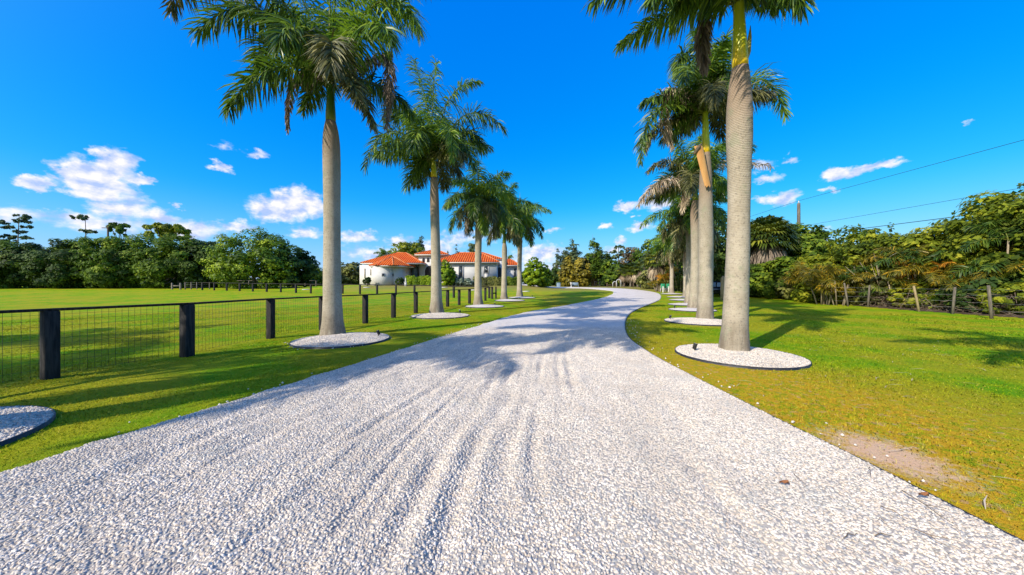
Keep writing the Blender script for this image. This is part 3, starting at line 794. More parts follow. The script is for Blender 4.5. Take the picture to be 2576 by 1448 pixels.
def trunk_geo(base, top, prof, n=32, rings=60, rng=RNG):
    base, top = np.asarray(base, float), np.asarray(top, float)
    f = np.linspace(0, 1, rings); f = f**1.15
    pk, rk = zip(*prof); r = np.interp(f, pk, rk)
    # ease the profile
    for _ in range(2): r[1:-1] = (r[:-2]+2*r[1:-1]+r[2:])/4
    ax = base[None, :]*(1-f[:, None])+top[None, :]*f[:, None]
    wob = np.stack([np.sin(f*3.0+rng.uniform(0, 6))*0.03*np.sin(f*pi), np.cos(f*2.6+rng.uniform(0, 6))*0.03*np.sin(f*pi), 0*f], 1)
    ax = ax+wob
    a = np.linspace(0, 2*pi, n, endpoint=False)
    rough = 1+0.012*np.sin(a[None, :]*3+f[:, None]*7)+0.05*np.exp(-f[:, None]*22)*np.sin(a[None, :]*5+1.3)+rng.normal(0, 0.004, (rings, n))
    V = np.stack([ax[:, None, 0]+r[:, None]*rough*np.cos(a), ax[:, None, 1]+r[:, None]*rough*np.sin(a), np.repeat(ax[:, 2][:, None], n, 1)], -1).reshape(-1, 3)
    i, k = np.meshgrid(np.arange(rings-1), np.arange(n), indexing='ij'); k2 = (k+1) % n
    Q = np.stack([i*n+k, i*n+k2, (i+1)*n+k2, (i+1)*n+k], -1).reshape(-1, 4)
    return V, [Q, (np.arange(n)+(rings-1)*n)[None, :]]


PROF = [(0, 0.46), (0.03, 0.42), (0.09, 0.34), (0.2, 0.295), (0.5, 0.27), (0.75, 0.275), (0.87, 0.29), (0.95, 0.24), (1.0, 0.17)]


def palm(base, trunk_top, shaft_top, label, prof=PROF, shaft='shaft', fronds=None, auto=0, L=4.0, lod=1.0, seed=0, Lmax=0.85, shaft_r=(0.165, 0.115), rscale=1.0, dead=1, min_el=-38):
    rng = np.random.default_rng(seed+100)
    base, tt, st = np.array(base, float), np.array(trunk_top, float), np.array(shaft_top, float)
    t = thing('royal_palm', tuple(base), label, 'palm', 'royal palms lining the drive')
    obj('trunk', trunk_geo(base-[0, 0, 0.03], tt, [(p, r*rscale) for p, r in prof], rng=rng), M['trunk'], t, smooth=True)
    ax = tt+(st-tt)*np.linspace(-0.02, 1, 9)[:, None]
    so = obj('crownshaft', tube(ax, np.interp(np.linspace(0, 1, 9), [0, 0.15, 0.6, 1], [shaft_r[0], shaft_r[0]*1.04, shaft_r[1], shaft_r[1]*0.75])*rscale, 20), M[shaft], t, smooth=True, loc=tuple(tt))
    c = st
    sp = nrm(st-tt+np.array([0.0, 0, 0.3]))
    obj('spear_leaf', tube([c-sp*0.2, c+sp*0.8, c+sp*2.0, c+sp*2.6], [0.05, 0.045, 0.03, 0.004], 8), M['rachis'], t, smooth=True)
    nl = max(40, int(165*lod)); wd = 0.047/max(lod, 0.3)**0.5
    for f in (fronds or []):
        P0, P1, P2, kind, opt = f
        kw = dict(Lmax=Lmax, n=nl, width=wd, rng=rng); kw.update(opt)
        lab = {'frond_dead': 'dead grey brown frond hanging limp', 'frond_tan': 'dry tan frond', 'frond_old': None, 'frond_lit': None, 'frond': None}[kind]
        if P0 is None: P0 = c-sp*0.15
        add_frond(t, P0, P1, P2, kind, lab, **kw)
    ga = rng.uniform(0, 2*pi)
    for i in range(auto):
        age = (i+0.5)/auto
        az = ga+i*2.39996+rng.normal(0, 0.15); el = radians(84-(84-min_el)*age**0.85)+rng.normal(0, 0.08)
        ll = L*rng.uniform(0.9, 1.08)*(0.85+0.15*math.sin(pi*min(1, age*1.2)))
        h = np.array([math.cos(az), math.sin(az), 0])
        d1 = h*math.cos(el)+np.array([0, 0, math.sin(el)])
        el2 = max(el-radians(72+rng.uniform(-8, 14)), radians(-84)); d2 = h*math.cos(el2)+np.array([0, 0, math.sin(el2)])
        P0 = c-sp*(0.1+0.25*age); P1 = P0+d1*ll*0.55; P2 = P1+d2*ll*0.5
        kind = 'frond_lit' if age < 0.3 else ('frond' if age < 0.72 else 'frond_old')
        if rng.random() < 0.18 and age > 0.3: kind = 'frond_lit'
        add_frond(t, P0, P1, P2, kind, None, Lmax=Lmax, n=nl, width=wd, rng=rng, droop=1.2+0.6*age)
    for i in range(dead if auto else 0):
        az = rng.uniform(0, 2*pi); h = np.array([math.cos(az), math.sin(az), 0])
        P0 = c-sp*0.5; P1 = P0+h*0.9+np.array([0, 0, 0.1]); P2 = P0+h*0.95+np.array([0, 0, -2.3])
        add_frond(t, P0, P1, P2, ('frond_tan' if base[0] > 5 else 'frond_dead'), ('dry tan frond hanging limp' if base[0] > 5 else 'dead grey brown frond hanging limp'), Lmax=0.7, n=nl, width=wd, rng=rng, droop=3.0, narrow=0.5)
    return t


def spec(D, rows):
    """frond curves read off the photograph: point the leaf passes at its middle, its tip, and how far each lies before (-) or behind the trunk"""
    out = []
    for r in rows:
        (mx, my, md), (tx, ty, td), kind = r[0], r[1], r[2]; opt = dict(r[3]) if len(r) > 3 else {}
        P0 = opt.pop('P0', None)
        out.append([P0 if P0 is None else W(P0[0], P0[1], D+P0[2]), W(mx, my, D+md), W(tx, ty, D+td), kind, opt])
    return out


def finish(rows, c):
    for r in rows:
        p0 = r[0] if r[0] is not None else c
        r[1] = 2*r[1]-0.5*(p0+r[2])
    return rows


hang = dict(narrow=0.35, droop=3.2, Lmax=0.4)

# --- first palm on the left
b = at(838, 848); D1 = b[1]
c1 = W(831, 128, D1)
rows = spec(D1, [
    ((658, 10, -.3), (500, 78, -.6), 'frond', dict(Lmax=1.0)), ((545, -60, .8), (430, 30, 1.2), 'frond_old', dict(Lmax=0.9)),
    ((690, 152, -.8), (571, 278, -1.2), 'frond', dict(Lmax=0.85)), ((748, 180, 0), (724, 330, 0), 'frond_dead', dict(hang, Lmax=0.33)),
    ((950, -12, -.2), (1052, 72, -.4), 'frond_lit', dict(Lmax=1.05)), ((925, 136, .3), (982, 131, .4), 'frond_dead', dict(Lmax=0.35, droop=2.4)),
    ((979, 190, .4), (972, 318, .4), 'frond_dead', dict(hang, P0=(974, 132, .4), Lmax=0.46, n=110, t0=0.0)),
    ((893, 195, -.3), (938, 318, -.4), 'frond_old', dict(Lmax=0.62)), ((950, 196, 1), (1036, 290, 1.2), 'frond', dict(Lmax=0.8)),
    ((806, 196, 1.2), (762, 278, 1.5), 'frond', dict(Lmax=0.7)), ((834, 86, -1.5), (832, 176, -2.2), 'frond_old', dict(Lmax=0.85)),
    ((842, 10, 0), (850, -190, 0), 'frond_lit'), ((908, -36, .5), (975, -190, .6), 'frond_lit'), ((745, -60, .6), (680, -160, .8), 'frond_lit'),
    ((650, -95, -1), (545, -90, -1.5), 'frond'), ((1010, -80, 1.2), (1115, -30, 1.6), 'frond'), ((852, 30, 2), (880, 170, 3), 'frond'),
    ((872, 172, -1.1), (905, 262, -1.3), 'frond_old', dict(Lmax=0.6)), ((760, 60, -1.4), (700, 110, -2.2), 'frond', dict(Lmax=0.9)), ((915, 50, -1.3), (985, 100, -2.0), 'frond_lit', dict(Lmax=0.9)),
    ((800, 150, .4), (770, 215, .6), 'frond_old', dict(Lmax=0.6)), ((745, 20, 1.5), (690, 75, 2.4), 'frond_lit'), ((700, 100, .6), (655, 175, 1.0), 'frond')])
palm(b, W(832, 306, D1), W(831, 190, D1)+np.array([0, 0, 0.0]), 'tall grey royal palm behind the black fence with broken brown fronds hanging either side',
     prof=[(0, 0.445), (0.025, 0.41), (0.07, 0.345), (0.17, 0.30), (0.4, 0.275), (0.62, 0.27), (0.8, 0.285), (0.9, 0.28), (0.96, 0.235), (1.0, 0.165)],
     fronds=finish(rows, c1), seed=1, rscale=0.88, Lmax=0.95, shaft_r=(0.16, 0.12))
bed(at(862, 857), 1.28, 'shaded white gravel ring around the palm trunk nearest the fence posts', True, (*at(952, 853)[:2], 'small black spotlight on the right rim of the gravel ring by the fence'))

# --- second on the left
b = at(1098, 790); D2 = b[1]; c2 = W(1090, 368, D2)
rows = spec(D2, [
    ((1088, 262, 0), (1098, 158, 0), 'frond_lit'), ((1070, 245, .3), (1040, 152, .4), 'frond_lit'), ((1132, 240, 0), (1208, 206, .2), 'frond_lit', dict(Lmax=0.7)), ((1174, 280, 0), (1266, 322, 0), 'frond'),
    ((1128, 318, -1.8), (1138, 400, -2.6), 'frond_lit', dict(Lmax=0.8)), ((1166, 322, .5), (1212, 378, .6), 'frond'), ((985, 322, -.5), (918, 425, -.8), 'frond', dict(Lmax=0.95)),
    ((1016, 275, 1), (966, 300, 1.2), 'frond'), ((1056, 402, 0), (1024, 470, 0), 'frond'), ((1064, 405, 1), (1050, 462, 1.2), 'frond_old'), ((1045, 285, 1.5), (994, 300, 2), 'frond'),
    ((1128, 390, 1.8), (1156, 436, 2.2), 'frond_old'), ((1010, 345, -1.2), (950, 390, -1.8), 'frond'), ((1105, 300, 2), (1130, 330, 3.2), 'frond_lit'), ((1062, 320, -1.5), (1040, 375, -2.4), 'frond'), ((1150, 350, -1), (1190, 420, -1.5), 'frond')])
palm(b, W(1092, 448, D2), W(1090, 395, D2), 'royal palm with a brown fibrous collar, second from the front in the fence-side row', shaft='shaft_yellow',
     prof=[(0, 0.44), (0.03, 0.40), (0.1, 0.31), (0.3, 0.27), (0.6, 0.25), (0.85, 0.245), (1.0, 0.2)], fronds=finish(rows, c2), seed=2, lod=0.9, Lmax=1.15, auto=6, L=3.8, min_el=18, dead=0,  shaft_r=(0.17, 0.13))
bed(at(1108, 796), 1.45, 'bright white gravel ring under the palm with the brown collar', True, (*at(1157, 792)[:2], 'small dark spotlight in the gravel ring under the brown collared palm'))

# --- the rest of the left row
for (px, py, ty, cy, D, lab, blab, sd, bx) in (
        (1203, 769, 548, 478, None, 'royal palm before the house windows, third from the front in the fence-side row', 'white gravel ring in front of the wooden fence corner', 31, 1219),
        (1268, 754, 612, 515, None, 'slender royal palm with a pale hanging frond beside the right end of the house', 'thin white gravel ring behind the fence corner', 4, 1282),
        (1307, 747, 597, 532, None, 'farthest royal palm of the fence-side row, beside the round green conifer', 'farthest white gravel ring of the fence-side row', 5, 1313)):
    b = at(px, py); D = b[1]
    palm(b, W(px+1, ty, D), W(px+1, cy+12, D), lab, auto=22, L=3.8, min_el=-48, lod=0.6, seed=sd, rscale=0.92, dead=2 if sd == 4 else 1, Lmax=0.95)
    bed(at(bx, py+3), 1.4, blab, False, (*at(bx+26, py+2)[:2], {31: 'tiny dark spotlight in the gravel ring before the fence corner', 4: 'tiny spotlight in the thin gravel ring behind the fence corner', 5: 'tiny spotlight in the farthest fence-side gravel ring'}[sd]))

# --- first palm on the right
b = at(1847, 892); DR = b[1]; cR = W(1860, -20, DR)
rows = spec(DR, [
    ((1690, -90, .2), (1492, 2, .3), 'frond', dict(Lmax=0.9)), ((1745, -70, -.6), (1640, -5, -.9), 'frond', dict(Lmax=0.8)), ((1700, 22, .9), (1560, 112, 1.2), 'frond_lit', dict(Lmax=0.72)),
    ((1960, -105, .3), (2022, -12, .4), 'frond', dict(Lmax=0.8)), ((1930, -70, 1), (1985, -8, 1.4), 'frond', dict(Lmax=0.7)), ((1768, 90, .6), (1772, 176, .6), 'frond_dead', dict(hang, P0=(1776, 0, .6), Lmax=0.42)),
    ((1950, -70, -.6), (2015, 10, -1.0), 'frond', dict(Lmax=0.85)), ((1925, -40, .5), (1960, 15, .8), 'frond', dict(Lmax=0.6)), ((1780, -50, -.2), (1700, 25, -.3), 'frond', dict(Lmax=0.7)), ((1850, -200, 0), (1840, -420, 0), 'frond_lit'), ((1780, -220, .3), (1680, -350, .6), 'frond_lit'), ((1940, -220, -.3), (2040, -330, -.6), 'frond_lit'), ((1850, -110, 1.6), (1845, -20, 2.8), 'frond'),
    ((1720, -150, 1.5), (1600, -160, 2.4), 'frond'), ((1990, -160, 1.2), (2120, -130, 2.0), 'frond'), ((1860, -180, -1.6), (1870, -130, -2.8), 'frond'), ((1780, -60, 1.5), (1740, 0, 2.5), 'frond', dict(Lmax=0.7))])
palm(b, W(1862, 172, DR), W(1858, -5, DR), 'large pale royal palm with a green and yellow crownshaft, nearest on the lawn side', shaft='shaft_yellow',
     prof=[(0, 0.40), (0.03, 0.37), (0.1, 0.315), (0.25, 0.29), (0.5, 0.262), (0.65, 0.28), (0.76, 0.315), (0.86, 0.31), (0.95, 0.255), (1.0, 0.205)], fronds=finish(rows, cR), seed=11, rscale=0.84, shaft_r=(0.19, 0.15))
pR = bpy.context.scene.objects['royal_palm.005']
obj('flower_spathe', tube([W(1873, 172, DR), W(1883, 130, DR-.05), W(1886, 95, DR-.05), W(1888, 64, DR-.05)], [0.02, 0.05, 0.04, 0.004], 10), M['spathe'], pR, smooth=True)
bed(at(1853, 896), 1.26, 'large white gravel ring in sun around the big pale palm on the lawn', True, (*at(1748, 892)[:2], 'small dark spotlight on the left of the large sunlit gravel ring'))

# --- second on the right
b = at(1774, 808); DR2 = b[1]; c2r = W(1773, 215, DR2)
rows = spec(DR2, [
    ((1795, 130, 0), (1826, 118, .3), 'frond_lit'), ((1728, 128, 0), (1702, 186, -.2), 'frond'), ((1760, 130, .2), (1748, 82, .2), 'frond_lit'), ((1704, 216, 0), (1675, 232, 0), 'frond_tan', dict(Lmax=0.8, droop=2.4)),
    ((1672, 300, 0), (1690, 368, 0), 'frond_tan', dict(hang, P0=(1673, 226, 0), Lmax=0.55, n=130, t0=0, narrow=0.5)), ((1652, 262, -.5), (1612, 410, -.6), 'frond', dict(Lmax=0.7)), ((1712, 278, .5), (1668, 352, .6), 'frond'),
    ((1905, 182, 1), (1975, 292, 1.2), 'frond_lit', dict(Lmax=0.95)), ((1805, 262, 1), (1814, 345, 1.2), 'frond_old'), ((1790, 195, -1.8), (1798, 262, -2.5), 'frond_old', dict(Lmax=0.7)), ((1745, 160, -1), (1722, 200, -1.8), 'frond'),
    ((1790, 150, 2), (1800, 200, 3.2), 'frond'), ((1745, 240, 1.4), (1730, 330, 1.8), 'frond'), ((1835, 215, 1.5), (1865, 300, 2), 'frond'), ((1815, 170, -1), (1850, 215, -1.8), 'frond'), ((1660, 300, .4), (1625, 380, .5), 'frond_old', dict(Lmax=0.6))])
t2 = palm(b, W(1776, 386, DR2), W(1774, 275, DR2), 'royal palm with an orange sheath peeling from its trunk top, second on the lawn side', shaft='shaft_yellow',
          prof=[(0, 0.44), (0.03, 0.41), (0.08, 0.365), (0.2, 0.335), (0.5, 0.345), (0.7, 0.32), (0.88, 0.28), (1.0, 0.20)], fronds=finish(rows, c2r), seed=12, auto=6, L=3.4, min_el=30, dead=0, rscale=0.87, Lmax=0.95, shaft_r=(0.19, 0.15))
# peeling sheath: a curved trough of dry leaf base
sh = []
K = 9
for i in range(12):
    f = i/11.0
    y_ = 368+(470-368)*f; x_ = 1752+24*f; w_ = 0.20*(1-0.3*f)
    c_ = W(x_+6, y_, DR2-0.40)
    for k in range(K):
        a_ = -1.3+2.6*k/(K-1)
        sh.append(c_+np.array([math.sin(a_)*w_, -math.cos(a_)*0.10*(1-0.3*f)+0.05, (0.05*math.sin(k*2.1) if i == 11 else 0)]))
Q = np.array([[i*K+k, i*K+k+1, (i+1)*K+k+1, (i+1)*K+k] for i in range(11) for k in range(K-1)])
obj('dry_sheath', (np.array(sh), [Q]), M['sheath'], t2, smooth=True)
obj('sheath_fold', tube([W(1746, 388, DR2-.4), W(1757, 372, DR2-.42), W(1765, 362, DR2-.3)], [0.05, 0.09, 0.03], 8), M['rachis_dead'], t2, smooth=True)
bed(at(1762, 811), 1.42, 'white gravel ring around the palm with the peeling orange sheath', True, (*at(1686, 808)[:2], 'small black spotlight on the left edge of the ring under the peeling palm'))

# --- third on the right
b = at(1747, 779); D3 = b[1]; c3 = W(1748, 428, D3)
rows = spec(D3, [
    ((1690, 398, 0), (1628, 432, 0), 'frond_old', dict(Lmax=0.75)), ((1666, 448, -.4), (1606, 515, -.5), 'frond_tan', dict(Lmax=0.8)), ((1722, 392, .4), (1692, 420, .5), 'frond'), ((1730, 466, 0), (1716, 530, 0), 'frond_tan', dict(hang, Lmax=0.7)),
    ((1806, 400, 1), (1938, 418, 1.4), 'frond_tan', dict(Lmax=1.0)), ((1797, 446, .5), (1814, 500, .6), 'frond'), ((1752, 375, 0), (1762, 345, 0), 'frond_lit'), ((1715, 370, .5), (1690, 350, .8), 'frond_lit'), ((1790, 375, .5), (1830, 362, .8), 'frond_lit'),
    ((1740, 430, -1.6), (1738, 480, -2.4), 'frond_old'), ((1842, 370, 1.6), (1890, 375, 2.2), 'frond'), ((1690, 430, 1.5), (1650, 470, 2.2), 'frond'), ((1770, 400, 2), (1790, 440, 3), 'frond'), ((1680, 470, .8), (1655, 500, 1), 'frond')])
palm(b, W(1749, 504, D3), W(1748, 455, D3), 'royal palm with long dry tan fronds to both sides, third on the lawn side', prof=PROF, fronds=finish(rows, c3), seed=13, lod=0.8, Lmax=1.0, auto=6, L=3.6, min_el=12, dead=0,  shaft_r=(0.18, 0.14))
bed(at(1741, 781), 1.35, 'narrow white gravel ring, third from the front on the lawn side', False, (*at(1697, 779)[:2], 'tiny spotlight in the third gravel ring on the lawn side'))
for (px, py, ty, cy, lab, blab, sd, L_, bx) in (
        (1735, 766, 552, 515, 'fourth royal palm of the lawn-side row, its trunk half hidden by nearer trunks', 'thin white gravel strip of a ring, fourth from the front on the lawn side', 14, 3.6, 1728),
        (1741, 754.5, 596, 562, 'royal palm hidden behind nearer trunks between the fourth and the reddish one', 'sliver of white gravel ring, fifth on the lawn side', 15, 3.2, 1722),
        (1725, 747, 634, 592, 'small royal palm with a reddish trunk, sixth on the lawn side', 'sliver of white gravel ring under the reddish palm trunk', 16, 3.0, 1712),
        (1690, 739, 638, 598, 'slim royal palm standing apart in sun at the far bend of the drive', 'farthest white gravel ring on the lawn side, at the bend', 17, 3.1, 1690)):
    b = at(px, py); D = b[1]
    palm(b, W(px-1, ty, D), W(px-1, cy+10, D), lab, auto=22, L=L_*1.1, lod=0.55, seed=sd, rscale=0.85 if sd > 14 else 0.95, shaft='shaft_yellow' if sd == 17 else 'shaft', dead=3, Lmax=0.9)
    bed(at(bx, py+1.5), 1.35, blab)

# --- palm of the left ring; then unseen palms added to shade drive and grass
bed(np.array([-6.39, 3.0, 0.0]), 1.25, 'white gravel ring with a black rim cut by the left edge', True)
palm((-6.5, 3.0, 0), (-6.5, 3.0, 7.2), (-6.5, 3.0, 8.6), 'royal palm standing in the gravel ring at the left edge', auto=16, L=3.7, lod=0.7, seed=21, min_el=-5, dead=0)
for k, (x, y) in enumerate(((-11.1, 0.2), (-18.2, -1.8), (-23.0, 1.0), (5.7, -0.3))):
    palm((x, y, 0), (x, y, 6.4), (x, y, 7.7), ['royal palm behind the viewer whose shadow bands the drive', 'royal palm outside the paddock, shading the near grass', 'royal palm far left of the viewer, shading the paddock', 'royal palm beside the viewer on the lawn side, shading the right lawn'][k], auto=16, L=4.1, lod=0.6, seed=22+k)

# ------------------------------------------------------------------ leaves
def leaf_cloud(rng, centers, normals, size, aspect=1.7, flat=0.35):
    n = len(centers); nn = nrm(normals+rng.normal(0, flat, (n, 3)))
    a = nrm(np.cross(nn, rng.normal(0, 1, (n, 3)))); b_ = np.cross(nn, a)
    s = (size*rng.uniform(0.6, 1.3, n))[:, None]
    V = np.stack([centers-a*s*aspect/2, centers+b_*s/2-nn*s*0.1, centers+a*s*aspect/2, centers-b_*s/2-nn*s*0.1], 1).reshape(-1, 3)
    i = np.arange(n)*4
    return V, np.stack([i, i+1, i+2, i+3], 1)


def crown_geo(rng, blobs, n, size, clump=(0.16, 0.30), clumps=34, aspect=1.7, fill=0.3, lowcut=0.45):
    """leaves in clumps spread over and inside the blobs (cx, cy, cz, rx, ry, rz)"""
    blobs = np.array(blobs, float)
    vol = (blobs[:, 3]*blobs[:, 4]*blobs[:, 5])**(2/3); pr = vol/vol.sum()
    Cs, Ns, Vs = [], [], []
    nc = clumps*len(blobs)
    which = rng.choice(len(blobs), nc, p=pr)
    d = nrm(rng.normal(0, 1, (nc, 3))); d[:, 2] = np.where(d[:, 2] < -lowcut, -d[:, 2]*0.6, d[:, 2]); d = nrm(d)
    rad = np.where(rng.random(nc) < fill, rng.uniform(0.3, 0.8, nc), rng.uniform(0.78, 1.0, nc))
    cc = blobs[which, :3]+d*blobs[which, 3:]*rad[:, None]
    cr = rng.uniform(clump[0], clump[1], nc)*blobs[which, 3:].mean(1)
    per = rng.choice(nc, n, p=cr**2/np.sum(cr**2))
    ld = nrm(rng.normal(0, 1, (n, 3))); ld[:, 2] = np.abs(ld[:, 2])*np.where(rng.random(n) < 0.75, 1, -1)
    rr = cr[per]*rng.uniform(0.35, 1.0, n)**0.5
    C = cc[per]+ld*rr[:, None]*np.array([1.1, 1.1, 0.8])
    Nn = ld*0.8+d[per]*0.6+np.array([0, 0, 0.35])
    V, Q = leaf_cloud(rng, C, Nn, np.full(n, size), aspect)
    cv = rng.normal(0.5, 0.16, nc)
    return V, Q, np.repeat(np.clip(cv[per]+rng.normal(0, 0.14, n), 0, 1), 4), cc, cr


def limbs(rng, base, th, r, targets, mat, parent, n=6, split=True):
    base = np.array(base, float); top = base+np.array([rng.normal(0, 0.1), rng.normal(0, 0.1), th])
    geos = [tube([base-[0, 0, 0.1], base+[0, 0, 0.15*th], (base+top)/2+np.array([rng.normal(0, .05), 0, 0]), top], [r*1.5, r*1.1, r*0.9, r*0.75], 10)]
    idx = rng.choice(len(targets), min(n, len(targets)), replace=False)
    for k in idx:
        q = targets[k]; mid = top*0.45+q*0.55+np.array([rng.normal(0, .15), rng.normal(0, .15), -0.12*np.linalg.norm(q-top)])
        geos.append(tube([top-[0, 0, th*0.12], mid, q], [r*0.55, r*0.34, r*0.1], 7))
    obj('trunk', join(*geos), mat, parent, smooth=True)


VEG = []


def tree(base, H, Wd, label, mat='l_mid', cat='tree', name='broadleaf_tree', trunk=0.25, nl=3500, size=0.34, depth=None, seed=0, bark='bark', blobs=None, clumps=26, low=0.25, group=None, aspect=1.7, limbs_n=6, r=0.16, fill=0.3, clump=(0.16, 0.30)):
    rng = np.random.default_rng(seed+500)
    base = np.array(base, float); depth = depth or Wd
    t = thing(name, tuple(base), label, cat, group)
    if blobs is None:
        z0 = H*low if low > 0.09 else -H*0.12; hz_ = (H-z0)/2; blobs = [(0, 0, z0+hz_, Wd*0.42, depth*0.42, hz_*0.92)]
        for k in range(5):
            a = 2*pi*k/5+rng.uniform(-.4, .4); f = rng.uniform(0.42, 0.62)
            blobs.append((math.cos(a)*Wd*0.27, math.sin(a)*depth*0.27, z0+hz_*rng.uniform(0.6, 1.35), Wd*0.5*f*.8, depth*0.5*f*.8, hz_*f*0.95))
    bl = [(base[0]+q[0], base[1]+q[1], base[2]+q[2], q[3], q[4], q[5]) for q in blobs]
    V, Q, at_, cc, cr = crown_geo(rng, bl, nl, size, clumps=clumps, aspect=aspect, fill=fill, clump=clump, lowcut=0.45 if low > 0.09 else 2)
    lo = V[:, 2] < base[2]+0.03; V[lo, 2] = base[2]+0.03+rng.random(lo.sum())*0.1
    obj('crown', (V, [Q]), M[mat], t, attr=at_)
    if limbs_n: limbs(rng, base, H*trunk, r, cc, M[bark], t, limbs_n)
    return t


def casuarina(base, H, Wd, label, mat='l_gray', seed=0, nl=3500, spires=6, cat='tree', low=0.2, size=0.36):
    """feathery tree: several upright plumes of fine drooping foliage"""
    rng = np.random.default_rng(seed+900)
    base = np.array(base, float); t = thing('feathery_tree', tuple(base), label, cat)
    bl, geos = [], []
    for k in range(spires):
        a = rng.uniform(0, 2*pi); rr = Wd*0.36*math.sqrt(rng.random()); ht = H*(1-0.55*(rr/(Wd*0.5))**1.3)*rng.uniform(0.80, 1.0)
        if k == 0: rr, ht = Wd*0.04, H
        x, y = base[0]+rr*math.cos(a), base[1]+rr*math.sin(a); z1 = base[2]+ht
        w = Wd*rng.uniform(0.09, 0.14)+0.15
        for q, (f, wf) in enumerate(((0.90, 0.55), (0.74, 0.95), (0.54, 1.2), (0.33, 1.2))):
            bl.append((x+rng.normal(0, w*.35), y+rng.normal(0, w*.3), base[2]+ht*f, w*wf, w*wf, ht*0.14))
        geos.append(tube([base+[rr*.2*math.cos(a), rr*.2*math.sin(a), -.1], (base+[x-base[0], y-base[1], ht*.9])*.5+base*.5, [x, y, z1]], [0.12, 0.07, 0.015], 6))
    V, Q, at_, cc, cr = crown_geo(rng, bl, int(nl*1.7), size*0.62, clumps=7, aspect=2.6, clump=(0.3, 0.6))
    obj('crown', (V, [Q]), M[mat], t, attr=at_)
    obj('trunk', join(*geos), M['bark'], t, smooth=True)
    return t


def pine(base, H, tufts, label, seed=0, mat='l_gray', lean=0.0, size=0.3, r=0.13):
    """tall bare trunk with separate flat tufts; tufts = (dx, z, rx, rz)"""
    rng = np.random.default_rng(seed+1300); base = np.array(base, float); t = thing('slash_pine', tuple(base), label, 'pine', 'lone pines above the tree line')
    top = base+np.array([lean, 0, H]); geos = [tube([base, base*0.5+top*0.5+np.array([lean*0.1, 0, 0]), top], [r*1.2, r*0.9, r*0.35], 8)]
    Vs, Qs, As, nb = [], [], [], 0
    for (dx, z, rx, rz) in tufts:
        c = base+np.array([lean*z/H+dx, rng.normal(0, 0.4), z])
        V, Q, a, cc, cr = crown_geo(rng, [(c[0], c[1], c[2], rx, rx*0.8, rz)], int(160*rx*max(rz, .5))+90, size, clumps=9, aspect=2.2)
        Vs.append(V); Qs.append(Q+nb); As.append(a); nb += len(V)
        ax = base+np.array([lean*z/H, 0, max(z-0.5, 0.3)]); geos.append(tube([ax, (ax+c)/2+np.array([0, 0, 0.1]), c], [r*0.4, r*0.3, r*0.12], 6))
    obj('crown', (np.concatenate(Vs), [np.concatenate(Qs)]), M[mat], t, attr=np.concatenate(As))
    obj('trunk', join(*geos), M['bark'], t, smooth=True)


def fan_palm(base, H, R, label, seed=0, n=46, skirt=14, group=None, size=1.0, mat='sabal', skirtmat='frond_tan'):
    """cabbage palm: rough trunk, ball of fan leaves, skirt of dry ones"""
    rng = np.random.default_rng(seed+1700); base = np.array(base, float); t = thing('cabbage_palm', tuple(base), label, 'palm', group)
    top = base+np.array([rng.normal(0, 0.15), rng.normal(0, .15), H])
    zz = np.linspace(0, 1, 24); obj('trunk', tube(base+(top-base)*zz[:, None], 0.17+0.035*np.sin(zz*60)+0.05*np.exp(-zz*8)+0.04*(zz > 0.7), 12), M['gray_wood'], t, smooth=True)

    def fans(dirs, L, w, droop):
        Vs, Qs, As, Rg = [], [], [], []; nb = 0
        for d in dirs:
            pet = top+d*L*0.55+np.array([0, 0, -0.06*L]); Rg.append(tube([top-[0, 0, 0.2], top+d*L*0.3, pet], [0.03, 0.02, 0.012], 5))
            s = nrm(np.cross(d, [0, 0, 1.0])+1e-5); u = np.cross(s, d); val = rng.normal(0.5, 0.2)
            for k in range(17):
                a = radians(-105+210*k/16)+rng.normal(0, 0.04); q = nrm(d*math.cos(a)+s*math.sin(a)+u*(0.1+0.25*abs(math.sin(a))))
                ll = w*(0.75+0.35*math.cos(a))*rng.uniform(.85, 1.1); sdv = nrm(np.cross(q, u))*0.05*w*1.3
                m_ = pet+q*ll*0.55+np.array([0, 0, -0.06*droop*ll]); e_ = pet+q*ll*0.85+np.array([0, 0, -0.38*droop*ll])
                Vs += [pet-sdv*0.3, pet+sdv*0.3, m_+sdv, m_-sdv, e_]; Qs.append([nb, nb+1, nb+2, nb+3]); Qs.append([nb+3, nb+2, nb+4, nb+4]); As += [val+rng.normal(0, .08)]*5; nb += 5
        return np.array(Vs), np.array(Qs), np.clip(As, 0, 1), Rg
    ds = []
    for k in range(n):
        z = 1-1.45*(k+0.5)/n; a = k*2.39996; rr = math.sqrt(max(0, 1-z*z)); ds.append(nrm([rr*math.cos(a), rr*math.sin(a), z+0.05]))
    V, Q, A, Rg = fans(ds, R*1.0, R*0.55*size, 1.0)
    q4 = Q[0::2]; q3 = Q[1::2][:, :3]
    obj('crown', join((V, [q4, q3])), M[mat], t, attr=A)
    obj('leaf_stalk', join(*Rg), M['rachis'], t)
    if skirt:
        ds = [nrm([math.cos(a), math.sin(a), rng.uniform(-2.2, -0.9)]) for a in rng.uniform(0, 2*pi, skirt)]
        V, Q, A, Rg = fans(ds, R*0.75, R*0.5*size, 2.0)
        o = obj('dry_skirt', (V, [Q[0::2], Q[1::2][:, :3]]), M[skirtmat], t, attr=A); o['label'] = 'tan skirt of dead leaves'
    return t


